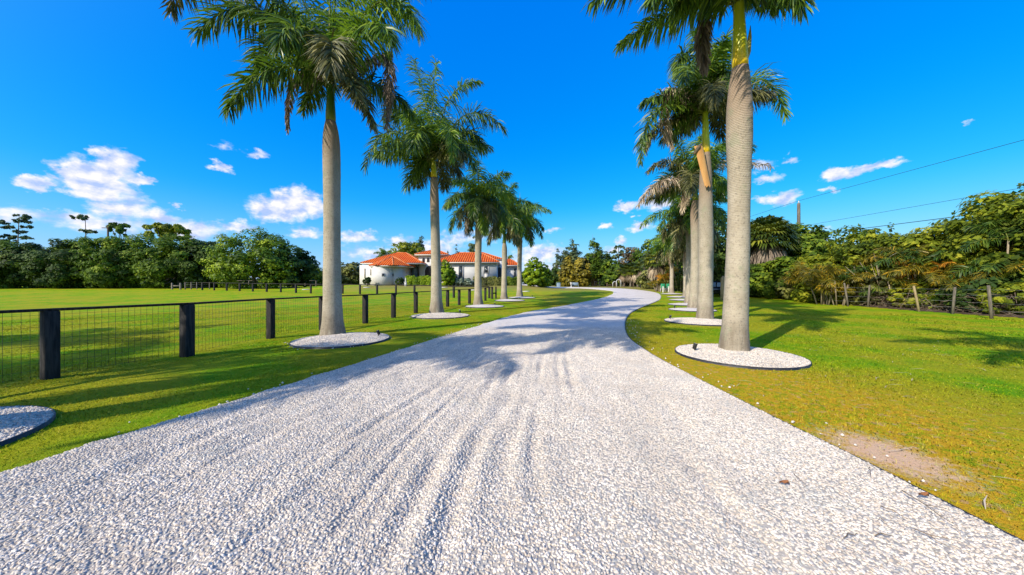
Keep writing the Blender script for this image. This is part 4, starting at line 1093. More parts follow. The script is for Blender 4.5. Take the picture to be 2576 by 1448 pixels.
def clump_palm(base, H, R, label, seed=0, n=18, mats=('areca', 'areca_green'), stems=5, group=None, lod=0.35):
    """clustering feather palm: several thin stems, arching leaves"""
    rng = np.random.default_rng(seed+2100); base = np.array(base, float); t = thing('clump_palm', tuple(base), label, 'palm', group)
    tops, geos = [], []
    for k in range(stems):
        a = rng.uniform(0, 2*pi); q = base+np.array([math.cos(a)*R*0.25*rng.random()**.5, math.sin(a)*R*0.25*rng.random()**.5, 0]); p = q+np.array([math.cos(a)*R*0.22, math.sin(a)*R*0.22, H*rng.uniform(0.35, 0.72)])
        tops.append(p); geos.append(tube([q-[0, 0, .1], (p+q)/2, p], [0.05, 0.045, 0.035], 7))
    obj('stem', join(*geos), M['bark_pale'], t, smooth=True)
    for k in range(n):
        p = tops[k % stems]; a = k*2.39996+rng.normal(0, .2); el = radians(rng.uniform(15, 80)); L = R*rng.uniform(0.8, 1.15)
        h = np.array([math.cos(a), math.sin(a), 0]); d1 = h*math.cos(el)+np.array([0, 0, math.sin(el)]); el2 = el-radians(70); d2 = h*math.cos(el2)+np.array([0, 0, math.sin(el2)])
        P1 = p+d1*L*0.6; P2 = P1+d2*L*0.5
        m = mats[0] if rng.random() < 0.55 else mats[-1]
        g, at_ = frond_geo(p, P1, P2, Lmax=0.34*R, n=int(100*lod)+10, droop=1.0, width=0.045, rng=rng, rr=(0.02, 0.005))
        obj('frond', g, [M[m], M['rachis']], t, attr=at_)
    return t


# ---- left: the tree line beyond the paddock
TL = 'trees of the dark line beyond the paddock'
for k, (px, D, py, Wd, mat, lab) in enumerate((
        (-110, 60, 600, 13, 'l_dark', 'dark tree past the left end of the paddock tree line'),
        (15, 60, 604, 12, 'l_mid', 'dark tree with a yellow green top at the left end of the tree line'),
        (95, 62, 607, 11, 'l_dark', 'low dense dark tree behind the leaning pine in the tree line'),
        (165, 60, 600, 11, 'l_dark', 'dark dense tree under the lone tufted pine'),
        (235, 62, 592, 11, 'l_mid', 'dense green tree left of the thin utility pole'),
        (305, 61, 590, 11, 'l_mid', 'dense green tree right of the thin utility pole'),
        (375, 63, 585, 12, 'l_mid', 'dark green tree under the umbrella shaped crown'),
        (450, 62, 588, 12, 'l_mid', 'green tree right of the umbrella shaped crown'),
        (515, 64, 604, 11, 'l_dark', 'lower dark tree left of the big mango like tree'))):
    b = onground(px, D); H = CAM_H+(HY-py)/F*D-b[2]
    tree(b, H, Wd, lab, mat, seed=k, nl=15000, size=0.27, low=0.04, group=TL, clumps=34, limbs_n=4, r=0.2)
b = onground(640, 60); tree(b, CAM_H+(HY-574)/F*60-b[2], 17, 'big rounded green tree with dark hollows at the right end of the tree line', 'l_mango', seed=20, nl=21000, size=0.26, low=0.03, clumps=60, r=0.35, depth=14, clump=(0.13, 0.24))
b = onground(738, 63); tree(b, CAM_H+(HY-610)/F*63-b[2], 9, 'dark tree tucked behind the right shoulder of the big rounded tree', 'l_dark', seed=21, nl=4200, size=0.42, low=0.03, limbs_n=4)
b = onground(420, 74); H = CAM_H+(HY-556)/F*74-b[2]
tree(b, H, 8.5, 'tree with an airy umbrella crown rising above the dark tree line', 'l_light', seed=22, nl=3600, size=0.36, trunk=0.62, blobs=[(0, 0, H*0.86, 3.9, 3.5, H*0.10), (-2, 0, H*0.76, 2.6, 2.5, H*0.08), (2.2, 0, H*0.74, 2.6, 2.4, H*0.09)], clumps=22)
b = onground(300, 76); H = CAM_H+(HY-557)/F*76-b[2]
tree(b, H, 4.5, 'small round topped tree on a thin trunk beside the utility pole', 'l_mid', seed=23, nl=1500, size=0.34, trunk=0.7, blobs=[(0, 0, H*0.88, 2.0, 1.8, H*0.11), (.6, 0, H*0.78, 1.4, 1.4, H*.06)], clumps=16)
b = onground(38, 74); k = 74/F
pine(b, 16.2, [(.6, 16.1, 1.3, .35), (1.1, 15.4, .9, .45), (-.2, 14.9, 1.5, .5), (-1.4, 13.4, 1.2, .4), (1.6, 13.6, 1.2, .4), (.4, 12.4, 1.7, .5), (-.6, 11.2, 1.6, .5), (1.4, 11.0, 1.1, .4), (-1.9, 10.3, 1.6, .35)], 'tall pine of stacked flat tufts, leaning, above the left tree line', 1, lean=0.9)
pine(onground(-6, 74), 15.2, [(0, 14.9, 1.2, .6), (.5, 14.4, 1.6, .6), (.6, 13, 2.0, .7), (.3, 11.5, 2.0, .8), (.2, 10, 2.1, .8)], 'dense pine cut by the left edge above the tree line', 2)
pine(onground(221, 74), 15.8, [(-1.7, 15.9, 1.6, .55), (-.6, 15.4, .9, .4), (.5, 12.6, 1.5, .5), (1.4, 12.3, 1.1, .4)], 'lone bent pine with a single tuft leaning to the left', 3, lean=-0.6)
b = onground(271.7, 74); t = thing('utility_pole', tuple(b), 'thin dark utility pole with a short arm above the left tree line', 'utility pole')
zt = CAM_H+(HY-566)/F*74
obj('pole', tube([b, [b[0], b[1], zt]], [0.19, 0.15], 10), M['brown_wood'], t); obj('crossarm', beam([b[0]-1.4, b[1], zt-0.7], [b[0]+0.4, b[1], zt-0.7], 0.12, 0.14), M['brown_wood'], t)
# between the tree line and the house
for k, (px, D, py, Wd, mat, lab) in enumerate(((790, 88, 672, 8, 'l_mid', 'small tree far off between the big rounded tree and the near palm trunk'), (766, 80, 690, 6, 'l_dark', 'low dark bush far off beyond the paddock fence'), (845, 74, 690, 5, 'l_light', 'yellow green bush beside the near palm trunk'),
                                             (884, 72, 655, 7, 'l_olive', 'olive tree with a brown patch left of the house'), (866, 78, 672, 6, 'l_dark', 'dark bush left of the olive tree by the house'))):
    b = onground(px, D); tree(b, CAM_H+(HY-py)/F*D-b[2], Wd, lab, mat, seed=40+k, nl=2600, size=0.36, low=0.04, limbs_n=3)

# ---- behind and around the house
b = onground(966, 86); H = CAM_H+(HY-640)/F*86-b[2]
palm(b, b+np.array([0, 0, H-1.2]), b+np.array([0, 0, H]), 'dark palm top showing above the left roof of the house', auto=13, L=3.4, lod=0.45, seed=60, min_el=-25)
b = onground(1030, 84); tree(b, CAM_H+(HY-607)/F*84-b[2], 9.5, 'light green tree above the house roof', 'l_light', seed=61, nl=3600, size=0.36)
casuarina(onground(1056, 90), CAM_H+(HY-592)/F*90-1.5, 8, 'feathery grey green tree rising behind the tower roof', seed=1, nl=4200, spires=9)
casuarina(onground(1192, 92), CAM_H+(HY-595)/F*92-1.5, 7.5, 'feathery tree behind the right wing roof', seed=2, nl=4200, spires=9)
casuarina(onground(1149, 92), CAM_H+(HY-613)/F*92-1.5, 2.2, 'thin feathery sapling over the right wing roof', seed=3, nl=500, spires=3)
casuarina(onground(1127, 92), CAM_H+(HY-620)/F*92-1.5, 1.2, 'bare leaning twig tree behind the tower', seed=4, nl=160, spires=2)
b = onground(1280, 82); palm(b, b+np.array([0, 0, CAM_H+(HY-655)/F*82-b[2]-1.0]), b+np.array([0, 0, CAM_H+(HY-650)/F*82-b[2]]), 'small palm top over the low right roof of the house', auto=10, L=2.2, lod=0.35, seed=64, Lmax=0.5)


def shrub(px, D, py, Wd, label, mat='l_bright', seed=0, nl=2600, size=0.2, cone=False, name='shrub', cat='shrub', depth=None, group=None, off=0.0):
    b = onground(px, D); H = CAM_H+(HY-py)/F*D-b[2]; b[2] -= off
    if cone: bl = [(0, 0, H*0.34, Wd*0.48, Wd*0.48, H*0.36), (0, 0, H*0.58, Wd*0.40, Wd*0.40, H*0.3), (0, 0, H*0.78, Wd*0.24, Wd*0.24, H*0.21)]
    else: bl = [(0, 0, H*0.5, Wd*0.46, (depth or Wd)*0.46, H*0.48)]
    return tree(b, H, Wd, label, mat, cat, name, 0.3, int(nl*1.6), size*0.85, seed=seed, blobs=bl, clumps=70, limbs_n=3, r=0.07, clump=(0.12, 0.22), fill=0.25, group=group, low=0.05)


shrub(1343, 57, 645, 4.1, 'tall pointed bright green conifer right of the house', seed=70, nl=7000, cone=True, name='conifer', cat='conifer')
shrub(1368, 59, 661, 3.4, 'rounded bright green conifer beside the taller pointed one', seed=71, nl=5200, cone=True, name='conifer', cat='conifer')
shrub(1122, 55.5, 652, 3.2, 'large bright green topiary conifer before the house entrance', seed=72, nl=6000, cone=True, name='conifer', cat='conifer')
shrub(1132, 57.5, 668, 2.6, 'small dark clipped conifer tucked behind the large topiary conifer', 'l_mid', seed=79, nl=2200, cone=True, name='conifer', cat='conifer')
shrub(1107, 57.5, 655, 2.2, 'russet leaved shrub reaching above the topiary conifer', 'l_red', seed=73, nl=1500)
shrub(923, 57, 694, 1.5, 'clipped dark ball shrub on a stem before the round turret', 'l_dark', seed=74, nl=1800, size=0.13)
shrub(1006, 58, 697, 1.6, 'dark square clipped bush beside the white statue', 'l_dark', seed=75, nl=1800, size=0.14)


def hedge(px0, px1, D, py, dep, label, mat, seed, nl=4200, size=0.15, gap=0.0):
    rng = np.random.default_rng(seed+3000); a, b = onground(px0, D), onground(px1, D); H = CAM_H+(HY-py)/F*D-a[2]
    t = thing('hedge', tuple((a+b)/2), label, 'hedge')
    Wd = b[0]-a[0]; u = rng.random(nl)*Wd; face = rng.random(nl); z = rng.random(nl)*H; y = rng.random(nl)*dep
    f = face < 0.45; y[f] = rng.normal(0, 0.05, f.sum()); tp = face > 0.75; z[tp] = H+rng.normal(0, 0.09, tp.sum())
    wob = 0.12*np.sin(u*2.3)+0.08*np.sin(u*5.1+1)
    C = np.stack([a[0]+u, D+y+wob, a[2]+np.maximum(z*(1+0.5*wob), 0.05)], 1)
    Nn = np.where(tp[:, None], [0, -.2, 1.0], np.where(f[:, None], [0, -1.0, .3], rng.normal(0, 1, (nl, 3))))
    V, Q = leaf_cloud(rng, C, Nn, np.full(nl, size), 1.6, 0.5)
    obj('foliage', (V, [Q]), M[mat], t, attr=np.repeat(np.clip(rng.normal(0.5, .2, nl)+wob, 0, 1), 4))
    st = [tube([[a[0]+q, D+dep/2, a[2]-0.05], [a[0]+q+rng.normal(0, .1), D+dep/2, a[2]+H*0.7]], [0.03, 0.015], 5) for q in np.arange(0.3, Wd, 0.6)]
    obj('stem', join(*st), M['bark_pale'], t)


hedge(1019, 1086, 57.2, 697.5, 1.0, 'long clipped yellow green hedge left of the entrance', 'l_bright', 1, 5200)
hedge(1190, 1262, 57.0, 699, 0.9, 'sparse pale stemmed hedge under the right wing windows', 'l_olive', 2, 3400)
hedge(1262, 1310, 58.0, 699, 1.2, 'dark green clipped hedge at the right end of the house', 'l_mid', 3, 3600)
shrub(1156, 56.5, 698, 2.6, 'grey green spiky shrub right of the topiary conifer', 'l_silver', seed=76, nl=1700, size=0.2)
shrub(1176, 56.5, 700, 2.2, 'silvery spreading shrub before the tall grey window', 'l_silver', seed=77, nl=1500, size=0.2)
b = onground(1020.5, 56.5); t = thing('statue', tuple(b), 'small white garden statue on a pedestal before the house', 'statue')
obj('pedestal', join(bevbox(b+[0, 0, .3], (.17, .17, .3), .02), bevbox(b+[0, 0, .63], (.21, .21, .03), .01)), M['white_paint'], t)
obj('figure', tube(b+np.array([[0, 0, .66], [0, 0, .8], [.01, 0, 1.0], [0, 0, 1.12], [0, 0, 1.25], [0, 0, 1.29], [0, 0, 1.36], [0, 0, 1.44]]), [.14, .12, .09, .11, .10, .04, .075, .03], 12), M['white_paint'], t, smooth=True)
b = onground(1152, 55.8); t = thing('yard_ornament', tuple(b), 'white curved ornament standing right of the topiary conifer', 'ornament')
aa = np.linspace(0, pi, 12); obj('arch', tube(np.stack([b[0]+0.35*np.cos(aa), 0*aa+b[1], b[2]+0.9+0.35*np.sin(aa)], 1), 0.07, 8), M['white_paint'], t, smooth=True)
obj('leg', tube([b+[-.35, 0, 0], b+[-.35, 0, .9]], .07, 8), M['white_paint'], t); obj('leg', tube([b+[.35, 0, 0], b+[.35, 0, .9]], .07, 8), M['white_paint'], t)

# ---- distance, right of the house
casuarina(onground(1442, 82), CAM_H+(HY-597)/F*82-1.2, 8.5, 'tall feathery tree left in the far group beyond the drive', seed=10, nl=5200, spires=11)
casuarina(onground(1494, 84), CAM_H+(HY-590)/F*84-1.2, 9, 'tallest feathery tree in the far group beyond the drive', 'l_mid', seed=11, nl=6600, spires=13)
casuarina(onground(1402, 86), CAM_H+(HY-627)/F*86-1.2, 3.2, 'wispy thin tree at the left of the far group', seed=12, nl=900, spires=4)
for k, (px, D, py, Wd, mat, lab, nl) in enumerate((
        (1430, 73, 645, 4.6, 'l_yellow', 'small tree with a golden top left of the far feathery trees', 2600), (1462, 72, 643, 5.0, 'l_yellow', 'golden green tree before the tallest feathery tree', 2800),
        (1402, 80, 672, 5.2, 'l_dark', 'blue green dark bush right of the bright conifers', 2200), (1520, 84, 634, 6.0, 'l_dark', 'dark tree right of the tallest feathery tree', 3000),
        (1540, 76, 652, 5.6, 'l_mid', 'rounded green tree above the white garden arches', 3000), (1588, 80, 620, 6.5, 'l_red', 'russet brown tree far along the right side', 3200),
        (1625, 76, 602, 8.0, 'l_mid', 'broad green tree behind the row of cabbage palms', 4200), (1670, 70, 600, 7.5, 'l_mid', 'tall green tree behind the slim far palm', 3600), (1716, 64, 610, 7, 'l_mid', 'green tree behind the row of palm trunks', 3200), (1478, 92, 668, 9, 'l_dark', 'dark mass of a tree low behind the golden trees', 2400))):
    b = onground(px, D); tree(b, CAM_H+(HY-py)/F*D-b[2], Wd, lab, mat, seed=100+k, nl=int(nl*1.5), size=0.34, low=0.06, limbs_n=5, clump=(0.14, 0.34))
pine(onground(1556, 86), 10.5, [(0, 10.2, 1.3, .7), (-1.3, 9.0, 1.2, .6), (1.2, 8.9, 1.4, .6), (0, 7.9, 1.8, .7), (-1.6, 7.3, 1.1, .5), (1.8, 7.2, 1.2, .5)], 'open crowned pine far off between the feathery and the russet trees', 7, r=0.16)
CP = 'cabbage palms with tan skirts'
for k, (px, D, py, R_, lab) in enumerate(((1568, 70, 672, 2.2, 'leftmost cabbage palm of the far skirted row'), (1586, 69, 668, 2.2, 'cabbage palm second in the far skirted row'), (1604, 68, 668, 2.3, 'cabbage palm third in the far skirted row'), (1622, 66, 660, 2.4, 'cabbage palm at the right end of the far skirted row'))):
    b = onground(px, D); fan_palm(b, CAM_H+(HY-py)/F*D-b[2]-1.0, R_, lab, k, 30, 16, CP, 1.0)
b = onground(1652, 50); fan_palm(b, CAM_H+(HY-655)/F*50-b[2], 2.7, 'yellow green fan palm with peach dead leaves left of the slim far palm', 8, 44, 20)
b = onground(1712, 47); clump_palm(b, 5.2, 2.8, 'golden clump palm between the slim and the reddish palm trunks', 1, 20)
b = onground(1676, 52); tree(b, 3.0, 4.5, 'low dense bush behind the slim far palm', 'l_mid', 'bush', 'bush', seed=130, nl=2600, size=0.26, low=0.02, limbs_n=3)
b = onground(1640, 58); tree(b, 3.6, 6, 'low olive thicket left of the slim far palm', 'l_olive', 'bush', 'bush', seed=131, nl=2600, size=0.28, low=0.02, limbs_n=3)
b = onground(1655, 47); t = clump_palm(b, 1.7, 1.3, 'low yellow leaved plant by the bend of the drive', 3, 12, ('areca', 'areca'))
b = onground(1671, 48); clump_palm(b, 2.6, 1.2, 'plant with an orange tuft on a thin stem by the bend', 4, 10, ('areca_orange', 'areca'), stems=1)
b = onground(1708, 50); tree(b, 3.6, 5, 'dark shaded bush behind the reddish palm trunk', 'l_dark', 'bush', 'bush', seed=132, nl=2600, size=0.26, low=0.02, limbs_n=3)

# a far-off wood closing the view behind everything
rng = np.random.default_rng(88); n = 26000
th = rng.uniform(radians(-62), radians(62), n); R0 = 128+9*rng.random(n)
x, y = R0*np.tan(th)*0+np.sin(th)*R0*1.15, np.cos(th)*R0
hh = 4.6+1.3*np.sin(th*23)+0.9*np.sin(th*57+1)+0.7*np.sin(th*131+2)
z = hh*rng.random(n)**0.75
C = np.stack([x, y, gz(x, y)+z], 1)
V, Q = leaf_cloud(rng, C, rng.normal(0, 1, (n, 3))+[0, -.6, .5], np.full(n, 0.95), 1.5)
tag(obj('distant_woods', (V, [Q]), M['l_dark'], attr=np.repeat(rng.beta(2, 2, n), 4)), 'low dark wood far off along the horizon', 'woods', None, 'stuff')

# ---- the wild hedgerow on the right
b = onground(1924, 35); fan_palm(b, CAM_H+(HY-598)/F*35-b[2], 3.0, 'big shaggy cabbage palm rising behind the largest trunk', 20, 80, 26, None, 1.0, skirtmat='frond_dead')
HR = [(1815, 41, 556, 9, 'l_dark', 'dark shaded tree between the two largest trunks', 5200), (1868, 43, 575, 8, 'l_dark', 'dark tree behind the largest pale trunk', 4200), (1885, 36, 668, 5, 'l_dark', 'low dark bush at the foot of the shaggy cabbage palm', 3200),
      (1966, 33, 655, 5, 'l_mid', 'mid green bush right of the shaggy cabbage palm', 3600), (2010, 36, 572, 6.2, 'l_mid', 'leafy green tree in front of the utility pole', 6500), (2075, 30, 640, 5, 'l_light', 'light green bush behind the orange clump palm', 4200),
      (2160, 27, 586, 5.4, 'l_light', 'tall bush with pale many stemmed trunk and long shoots on top', 6200), (2255, 25, 600, 5, 'l_light', 'green bush left of the leaning fence post', 5600), (2330, 23.5, 590, 5.2, 'l_light', 'yellow green bush above the leaning fence post', 6200),
      (2420, 22, 566, 5.2, 'l_light', 'dense green tree above the second last fence post', 6800), (2505, 20.5, 515, 5.6, 'l_light', 'tall green tree near the right edge', 7600), (2600, 18.5, 470, 5.6, 'l_light', 'tallest green tree cut by the right edge', 8200),
      (2740, 17, 470, 5.5, 'l_dark', 'dark tree just past the right edge', 4200), (2480, 18.5, 690, 3.2, 'l_dark', 'dark low bush behind the last wire strands', 3200), (2200, 24.5, 690, 3.5, 'l_olive', 'olive low bush under the many stemmed bush', 2600), (2060, 28, 700, 3.4, 'l_light', 'low bush under the orange clump palm', 2400), (2380, 21, 690, 3.2, 'l_light', 'light green low bush between the right fence posts', 2600)]
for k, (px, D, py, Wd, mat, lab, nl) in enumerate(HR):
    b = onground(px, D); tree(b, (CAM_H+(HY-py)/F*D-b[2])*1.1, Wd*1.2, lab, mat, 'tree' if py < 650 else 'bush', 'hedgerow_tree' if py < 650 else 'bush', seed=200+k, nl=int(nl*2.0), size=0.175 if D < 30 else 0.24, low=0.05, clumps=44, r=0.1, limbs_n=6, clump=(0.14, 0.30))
for k, (px, D, H, R_, mats, lab) in enumerate(((2070, 25.6, 3.8, 1.7, ('areca', 'areca_green'), 'orange tipped clump palm nearest the utility pole'), (2320, 21.8, 4.8, 1.9, ('areca', 'areca_green'), 'golden clump palm high above the leaning post'), (2270, 22.6, 3.2, 1.6, ('areca', 'areca_green'), 'yellow clump palm beside the pale stems'),
                                               (2405, 19.6, 3.0, 1.5, ('areca', 'areca'), 'bright yellow clump palm between the right fence posts'), (2520, 18.6, 6.8, 1.9, ('areca_green', 'areca_green'), 'green clump palm topping the hedgerow near the right edge'), (2110, 24.9, 2.8, 1.4, ('areca', 'areca_green'), 'low golden clump palm left of the pale stems'), (2365, 21.0, 4.9, 1.6, ('areca', 'areca_orange'), 'golden clump palm leaning over the last but two fence posts'), (2180, 24.4, 4.3, 1.6, ('areca', 'areca_green'), 'tall golden clump palm behind the pale bare stems'), (2030, 28.6, 3.6, 1.6, ('areca', 'areca'), 'yellow clump palm at the left end of the wire fence'), (2560, 17.6, 4.4, 1.6, ('areca', 'areca_green'), 'golden clump palm at the right edge under the tallest tree'), (2235, 23.8, 5.0, 1.5, ('areca', 'areca_green'), 'golden fronds rising above the pale bare shrub'), (2450, 19.6, 4.6, 1.8, ('areca_green', 'areca_green'), 'green clump palm left of the tall tree near the right edge'))):
    clump_palm(onground(px, D), H, R_, lab, 40+k, 18, mats)
# pale multi-stemmed trunk and shoots
b = onground(2228, 23.8); t = thing('bare_shrub', tuple(b), 'pale bare many stemmed shrub leaning out over the wire fence', 'shrub')
rng = np.random.default_rng(5); g = []
for k in range(13):
    a = rng.uniform(-1.25, 0.95); L_ = rng.uniform(1.6, 4.2); q = b+np.array([rng.normal(0, .15), rng.normal(0, .1), 0]); d = np.array([math.sin(a)*0.8, rng.normal(0, .2), math.cos(a)])
    p1 = q+d*L_*0.5; p2 = q+d*L_+np.array([math.sin(a)*0.5, 0, -.1]); g.append(tube([q-[0, 0, .1], p1, p2], [0.045, 0.03, 0.008], 7)); g.append(tube([p1, p1+np.array([-d[0]*.6+rng.normal(0, .3), rng.normal(0, .2), .7])], [0.02, 0.006], 6))
obj('stem', join(*g), M['bark_pale'], t, smooth=True)
rng = np.random.default_rng(6); C = []; g = []
b = onground(2165, 26.5)
t = thing('shoot_shrub', tuple(b), 'long thin leafy shoots sticking out of the hedgerow top', 'shrub')
for k in range(11):
    x0 = b[0]+rng.uniform(-1.6, 1.8); z0 = b[2]+4.2; L_ = rng.uniform(1.2, 2.6); a = rng.normal(0, .4); q = np.array([x0, b[1]+rng.normal(0, .5), z0]); e_ = q+np.array([math.sin(a)*L_, 0, math.cos(a)*L_]); g.append(tube([b+[rng.normal(0, .2), 0, 0], (b+q)/2+[0, 0, .6], q, e_], [0.03, 0.025, 0.018, 0.006], 5))
    f = rng.random(60)[:, None]; C.append(q+(e_-q)*f+rng.normal(0, .11, (60, 3)))
C = np.concatenate(C); V, Q = leaf_cloud(rng, C, rng.normal(0, 1, C.shape), np.full(len(C), 0.15), 1.8)
obj('foliage', (V, [Q]), M['l_mid'], t, attr=np.repeat(rng.beta(2, 2, len(C)), 4)); obj('stem', join(*g), M['bark'], t)
shrub(2352, 20.6, 742, 1.3, 'small bright green shrub at the foot of the leaning post', 'l_bright', seed=240, nl=1500, size=0.14)
for k, (px, D, py, w_, m_, lab) in enumerate(((2105, 26.2, 722, 2.2, 'l_light', 'low light green bush at the second leaning post'), (2160, 25.6, 726, 2.0, 'l_olive', 'low olive bush between the leaning posts left of the pale stems'), (2290, 21.6, 716, 2.2, 'l_light', 'low yellow green bush left of the brightest leaning post'), (2440, 18.9, 722, 2.0, 'l_mid', 'low green bush between the last two leaning posts'), (2540, 17.0, 712, 2.4, 'l_light', 'low light green bush right of the last leaning post'))):
    shrub(px, D, py, w_, lab, m_, seed=260+k, nl=1900, size=0.16)
shrub(1990, 31, 690, 2.6, 'scrubby bush with dry pale stems right of the shaggy cabbage palm', 'l_olive', seed=241, nl=2200, size=0.2)

# brown tangle of dead twigs and leaf litter under the hedgerow (nobody could count it)
rng = np.random.default_rng(77); V, Q, nb = [], [], 0
line = [(25.4, 13.0), (25.2, 17.5), (25.6, 21), (26.2, 24.5), (27.2, 28), (28.4, 33.5)]
lx = np.interp(np.linspace(12, 34, 300), [q[1] for q in line], [q[0] for q in line]); ly = np.linspace(12, 34, 300)
n = 5200; k = rng.integers(0, 300, n); base = np.stack([lx[k]+rng.uniform(-0.15, 3.2, n), ly[k]+rng.uniform(-.4, .4, n), rng.random(n)**1.6*1.15], 1)
d = nrm(rng.normal(0, 1, (n, 3))*[1, 1, .8]); L_ = rng.uniform(.2, .75, n)[:, None]; s = nrm(np.cross(d, rng.normal(0, 1, (n, 3))))*0.011
base[:, 2] += gz(base[:, 0], base[:, 1])
V = np.stack([base-d*L_/2-s, base-d*L_/2+s, base+d*L_/2+s*.5, base+d*L_/2-s*.5], 1).reshape(-1, 3); V[:, 2] = np.maximum(V[:, 2], 0.02); i = np.arange(n)*4
tag(obj('undergrowth', (V, [np.stack([i, i+1, i+2, i+3], 1)]), M['twig']), 'tangle of dry brown twigs under the hedgerow', 'undergrowth', None, 'stuff')
ll = np.stack([lx, ly], 1); V = []
for q in range(300):
    for w in (-0.35+0.18*math.sin(q*.7), 1.0, 6.0): V.append([lx[q]+w, ly[q], float(gz(lx[q]+w, ly[q]))+0.012+(0.1 if w == 1.0 else 0.0)])
Q = np.array([[q*3+w, q*3+w+1, (q+1)*3+w+1, (q+1)*3+w] for q in range(299) for w in range(2)])
tag(obj('leaf_litter', (np.array(V), [Q]), M['soil']), 'dark leaf litter on the ground under the hedgerow', 'leaf litter', None, 'stuff')

# ------------------------------------------------------------------ fences
def fence_run(t, P, Hh, pw, mat, rail=True, railz=None, mesh_upto=0, tall=None, railh=0.045, railw=0.13):
    for i, p in enumerate(P):
        q = P[min(i+1, len(P)-1)]-P[max(i-1, 0)]; yaw = math.atan2(q[1], q[0]); w = pw*(1+0.06*math.sin(i*2.7))
        obj('post', bevbox(p+np.array([0, 0, Hh/2-0.06]), (w/2, w/2, Hh/2+0.04), 0.015, yaw), mat, t)
    if rail:
        for i in range(len(P)-1):
            a, b_ = P[i]+[0, 0, Hh], P[i+1]+[0, 0, Hh]; obj('top_rail', beam(a, b_, railw, railh), mat, t)
    if mesh_upto:
        g = []
        for i in range(min(mesh_upto, len(P)-1)):
            a, b_ = P[i], P[i+1]; L_ = np.linalg.norm(b_-a); nn = int(L_/0.085); off = nrm(np.cross(b_-a, [0, 0, 1.0]))*(pw/2+0.004)
            for k in range(1, nn): c = a+(b_-a)*k/nn-off; g.append(beam(c+[0, 0, .04], c+[0, 0, Hh-.03], 0.0032, 0.0032))
            for z in np.arange(0.06, Hh-.02, 0.105): g.append(beam(a-off+[0, 0, z], b_-off+[0, 0, z], 0.0032, 0.0032))
        obj('wire_mesh', join(*g), M['wire'], t)


near = [np.array([-9.6, 1.2, 0]), np.array([-8.75, 3.4, 0])]+[at(x, y) for (x, y) in ((126, 953), (471, 897), (681, 852), (812, 830), (919, 814), (990, 800), (1046, 788), (1090, 779), (1126, 772), (1155, 768), (1181, 764.5), (1221, 757), (1238, 752.5))]
t = thing('paddock_fence', tuple(near[2]), 'near black post and rail paddock fence with wire mesh', 'fence'); fence_run(t, near, 1.2, 0.185, M['black_wood'], True, mesh_upto=10)
p, q = near[-1], near[-1]+np.array([0.35, 0.6, 0.02]); obj('brace', beam(p+[0, 0, .55], q+[0, 0, .55], .05, .12), M['black_wood'], t); obj('post', bevbox(q+[0, 0, .55], (.08, .08, .66), .012), M['black_wood'], t)
far = [near[-1]+np.array([-0.35, 0.9, 0.02])]+[at(x, y) for (x, y) in ((1141.5, 749.7), (1090, 746), (1042.6, 743.5), (996, 742.7), (948.5, 741.5), (905.5, 740.4), (862, 739.5), (822, 739.3), (782, 738.8), (744.5, 737.5), (706.5, 736), (671, 735), (636, 734), (603, 733), (570.5, 732), (539, 731), (509, 730.3))]
t = thing('paddock_fence', tuple(far[0]), 'far black post and rail fence across the back of the paddock', 'fence'); fence_run(t, far, 1.2, 0.19, M['black_wood'], True, railh=.10)
g = [at(433, 729), at(454, 729)]; t = thing('short_fence', tuple(g[0]), 'short fence section like an H at the far left end of the paddock fence', 'fence'); fence_run(t, g, 1.15, .2, M['gray_wood'], False); obj('middle_rail', beam(g[0]+[0, 0, .62], g[1]+[0, 0, .62], .05, .2), M['gray_wood'], t)
g = [at(x, y) for (x, y) in ((466, 728.6), (481, 728.6), (495, 728.6), (527, 728)) ]; t = thing('wire_fence', tuple(g[0]), 'few weathered grey posts strung with wire beside the H shaped section', 'fence'); fence_run(t, g, 1.25, .13, M['gray_wood'], False); obj('wire', join(*[tube([g[i]+[0, 0, z], g[i+1]+[0, 0, z]], .008, 4) for i in range(3) for z in (.4, .8, 1.15)]), M['wire_gray'], t)
g = [onground(x, 76) for x in (560, 593, 626, 658, 688, 714, 740, 768, 795)]; t = thing('wire_fence', tuple(g[0]), 'pale wooden fence far behind the paddock, before the big rounded tree', 'fence'); fence_run(t, g, 1.35, .16, M['gray_wood'], True, railh=.1)
# right side: leaning wooden posts and barbed wire along the hedgerow
rp = [at(x, y) for (x, y) in ((2034, 761), (2080, 767.4), (2134, 771.5), (2183, 773), (2313, 784.8), (2396, 790.5), (2495, 802.5))]
rp = [onground(2700, 13.2)]+rp[::-1]
t = thing('wire_fence', tuple(rp[0]), 'row of leaning weathered posts with wire strands along the wild hedgerow', 'fence')
rng = np.random.default_rng(4); tops = []
for i, p in enumerate(rp):
    hh = 1.55+rng.normal(0, .08); ln = np.array([rng.normal(-0.02, .05), rng.normal(0, .05), 1.0]); ln[0] -= .12 if i == 3 else 0; ln = nrm(ln); tp = p+ln*hh; tops.append((p, ln))
    obj('post', tube([p-[0, 0, .1], p+ln*hh*.5, tp-ln*.04, tp], [.06, .056, .054, .04], 10), M['tan_wood'] if i == 3 else M['gray_wood'], t, smooth=True)
obj('wire', join(*[tube([tops[i][0]+tops[i][1]*z, (tops[i][0]+tops[i+1][0])/2+[0, 0, z-.03], tops[i+1][0]+tops[i+1][1]*z], .0035, 4) for i in range(len(rp)-1) for z in (.4, .75, 1.1, 1.4)]), M['wire_gray'], t)
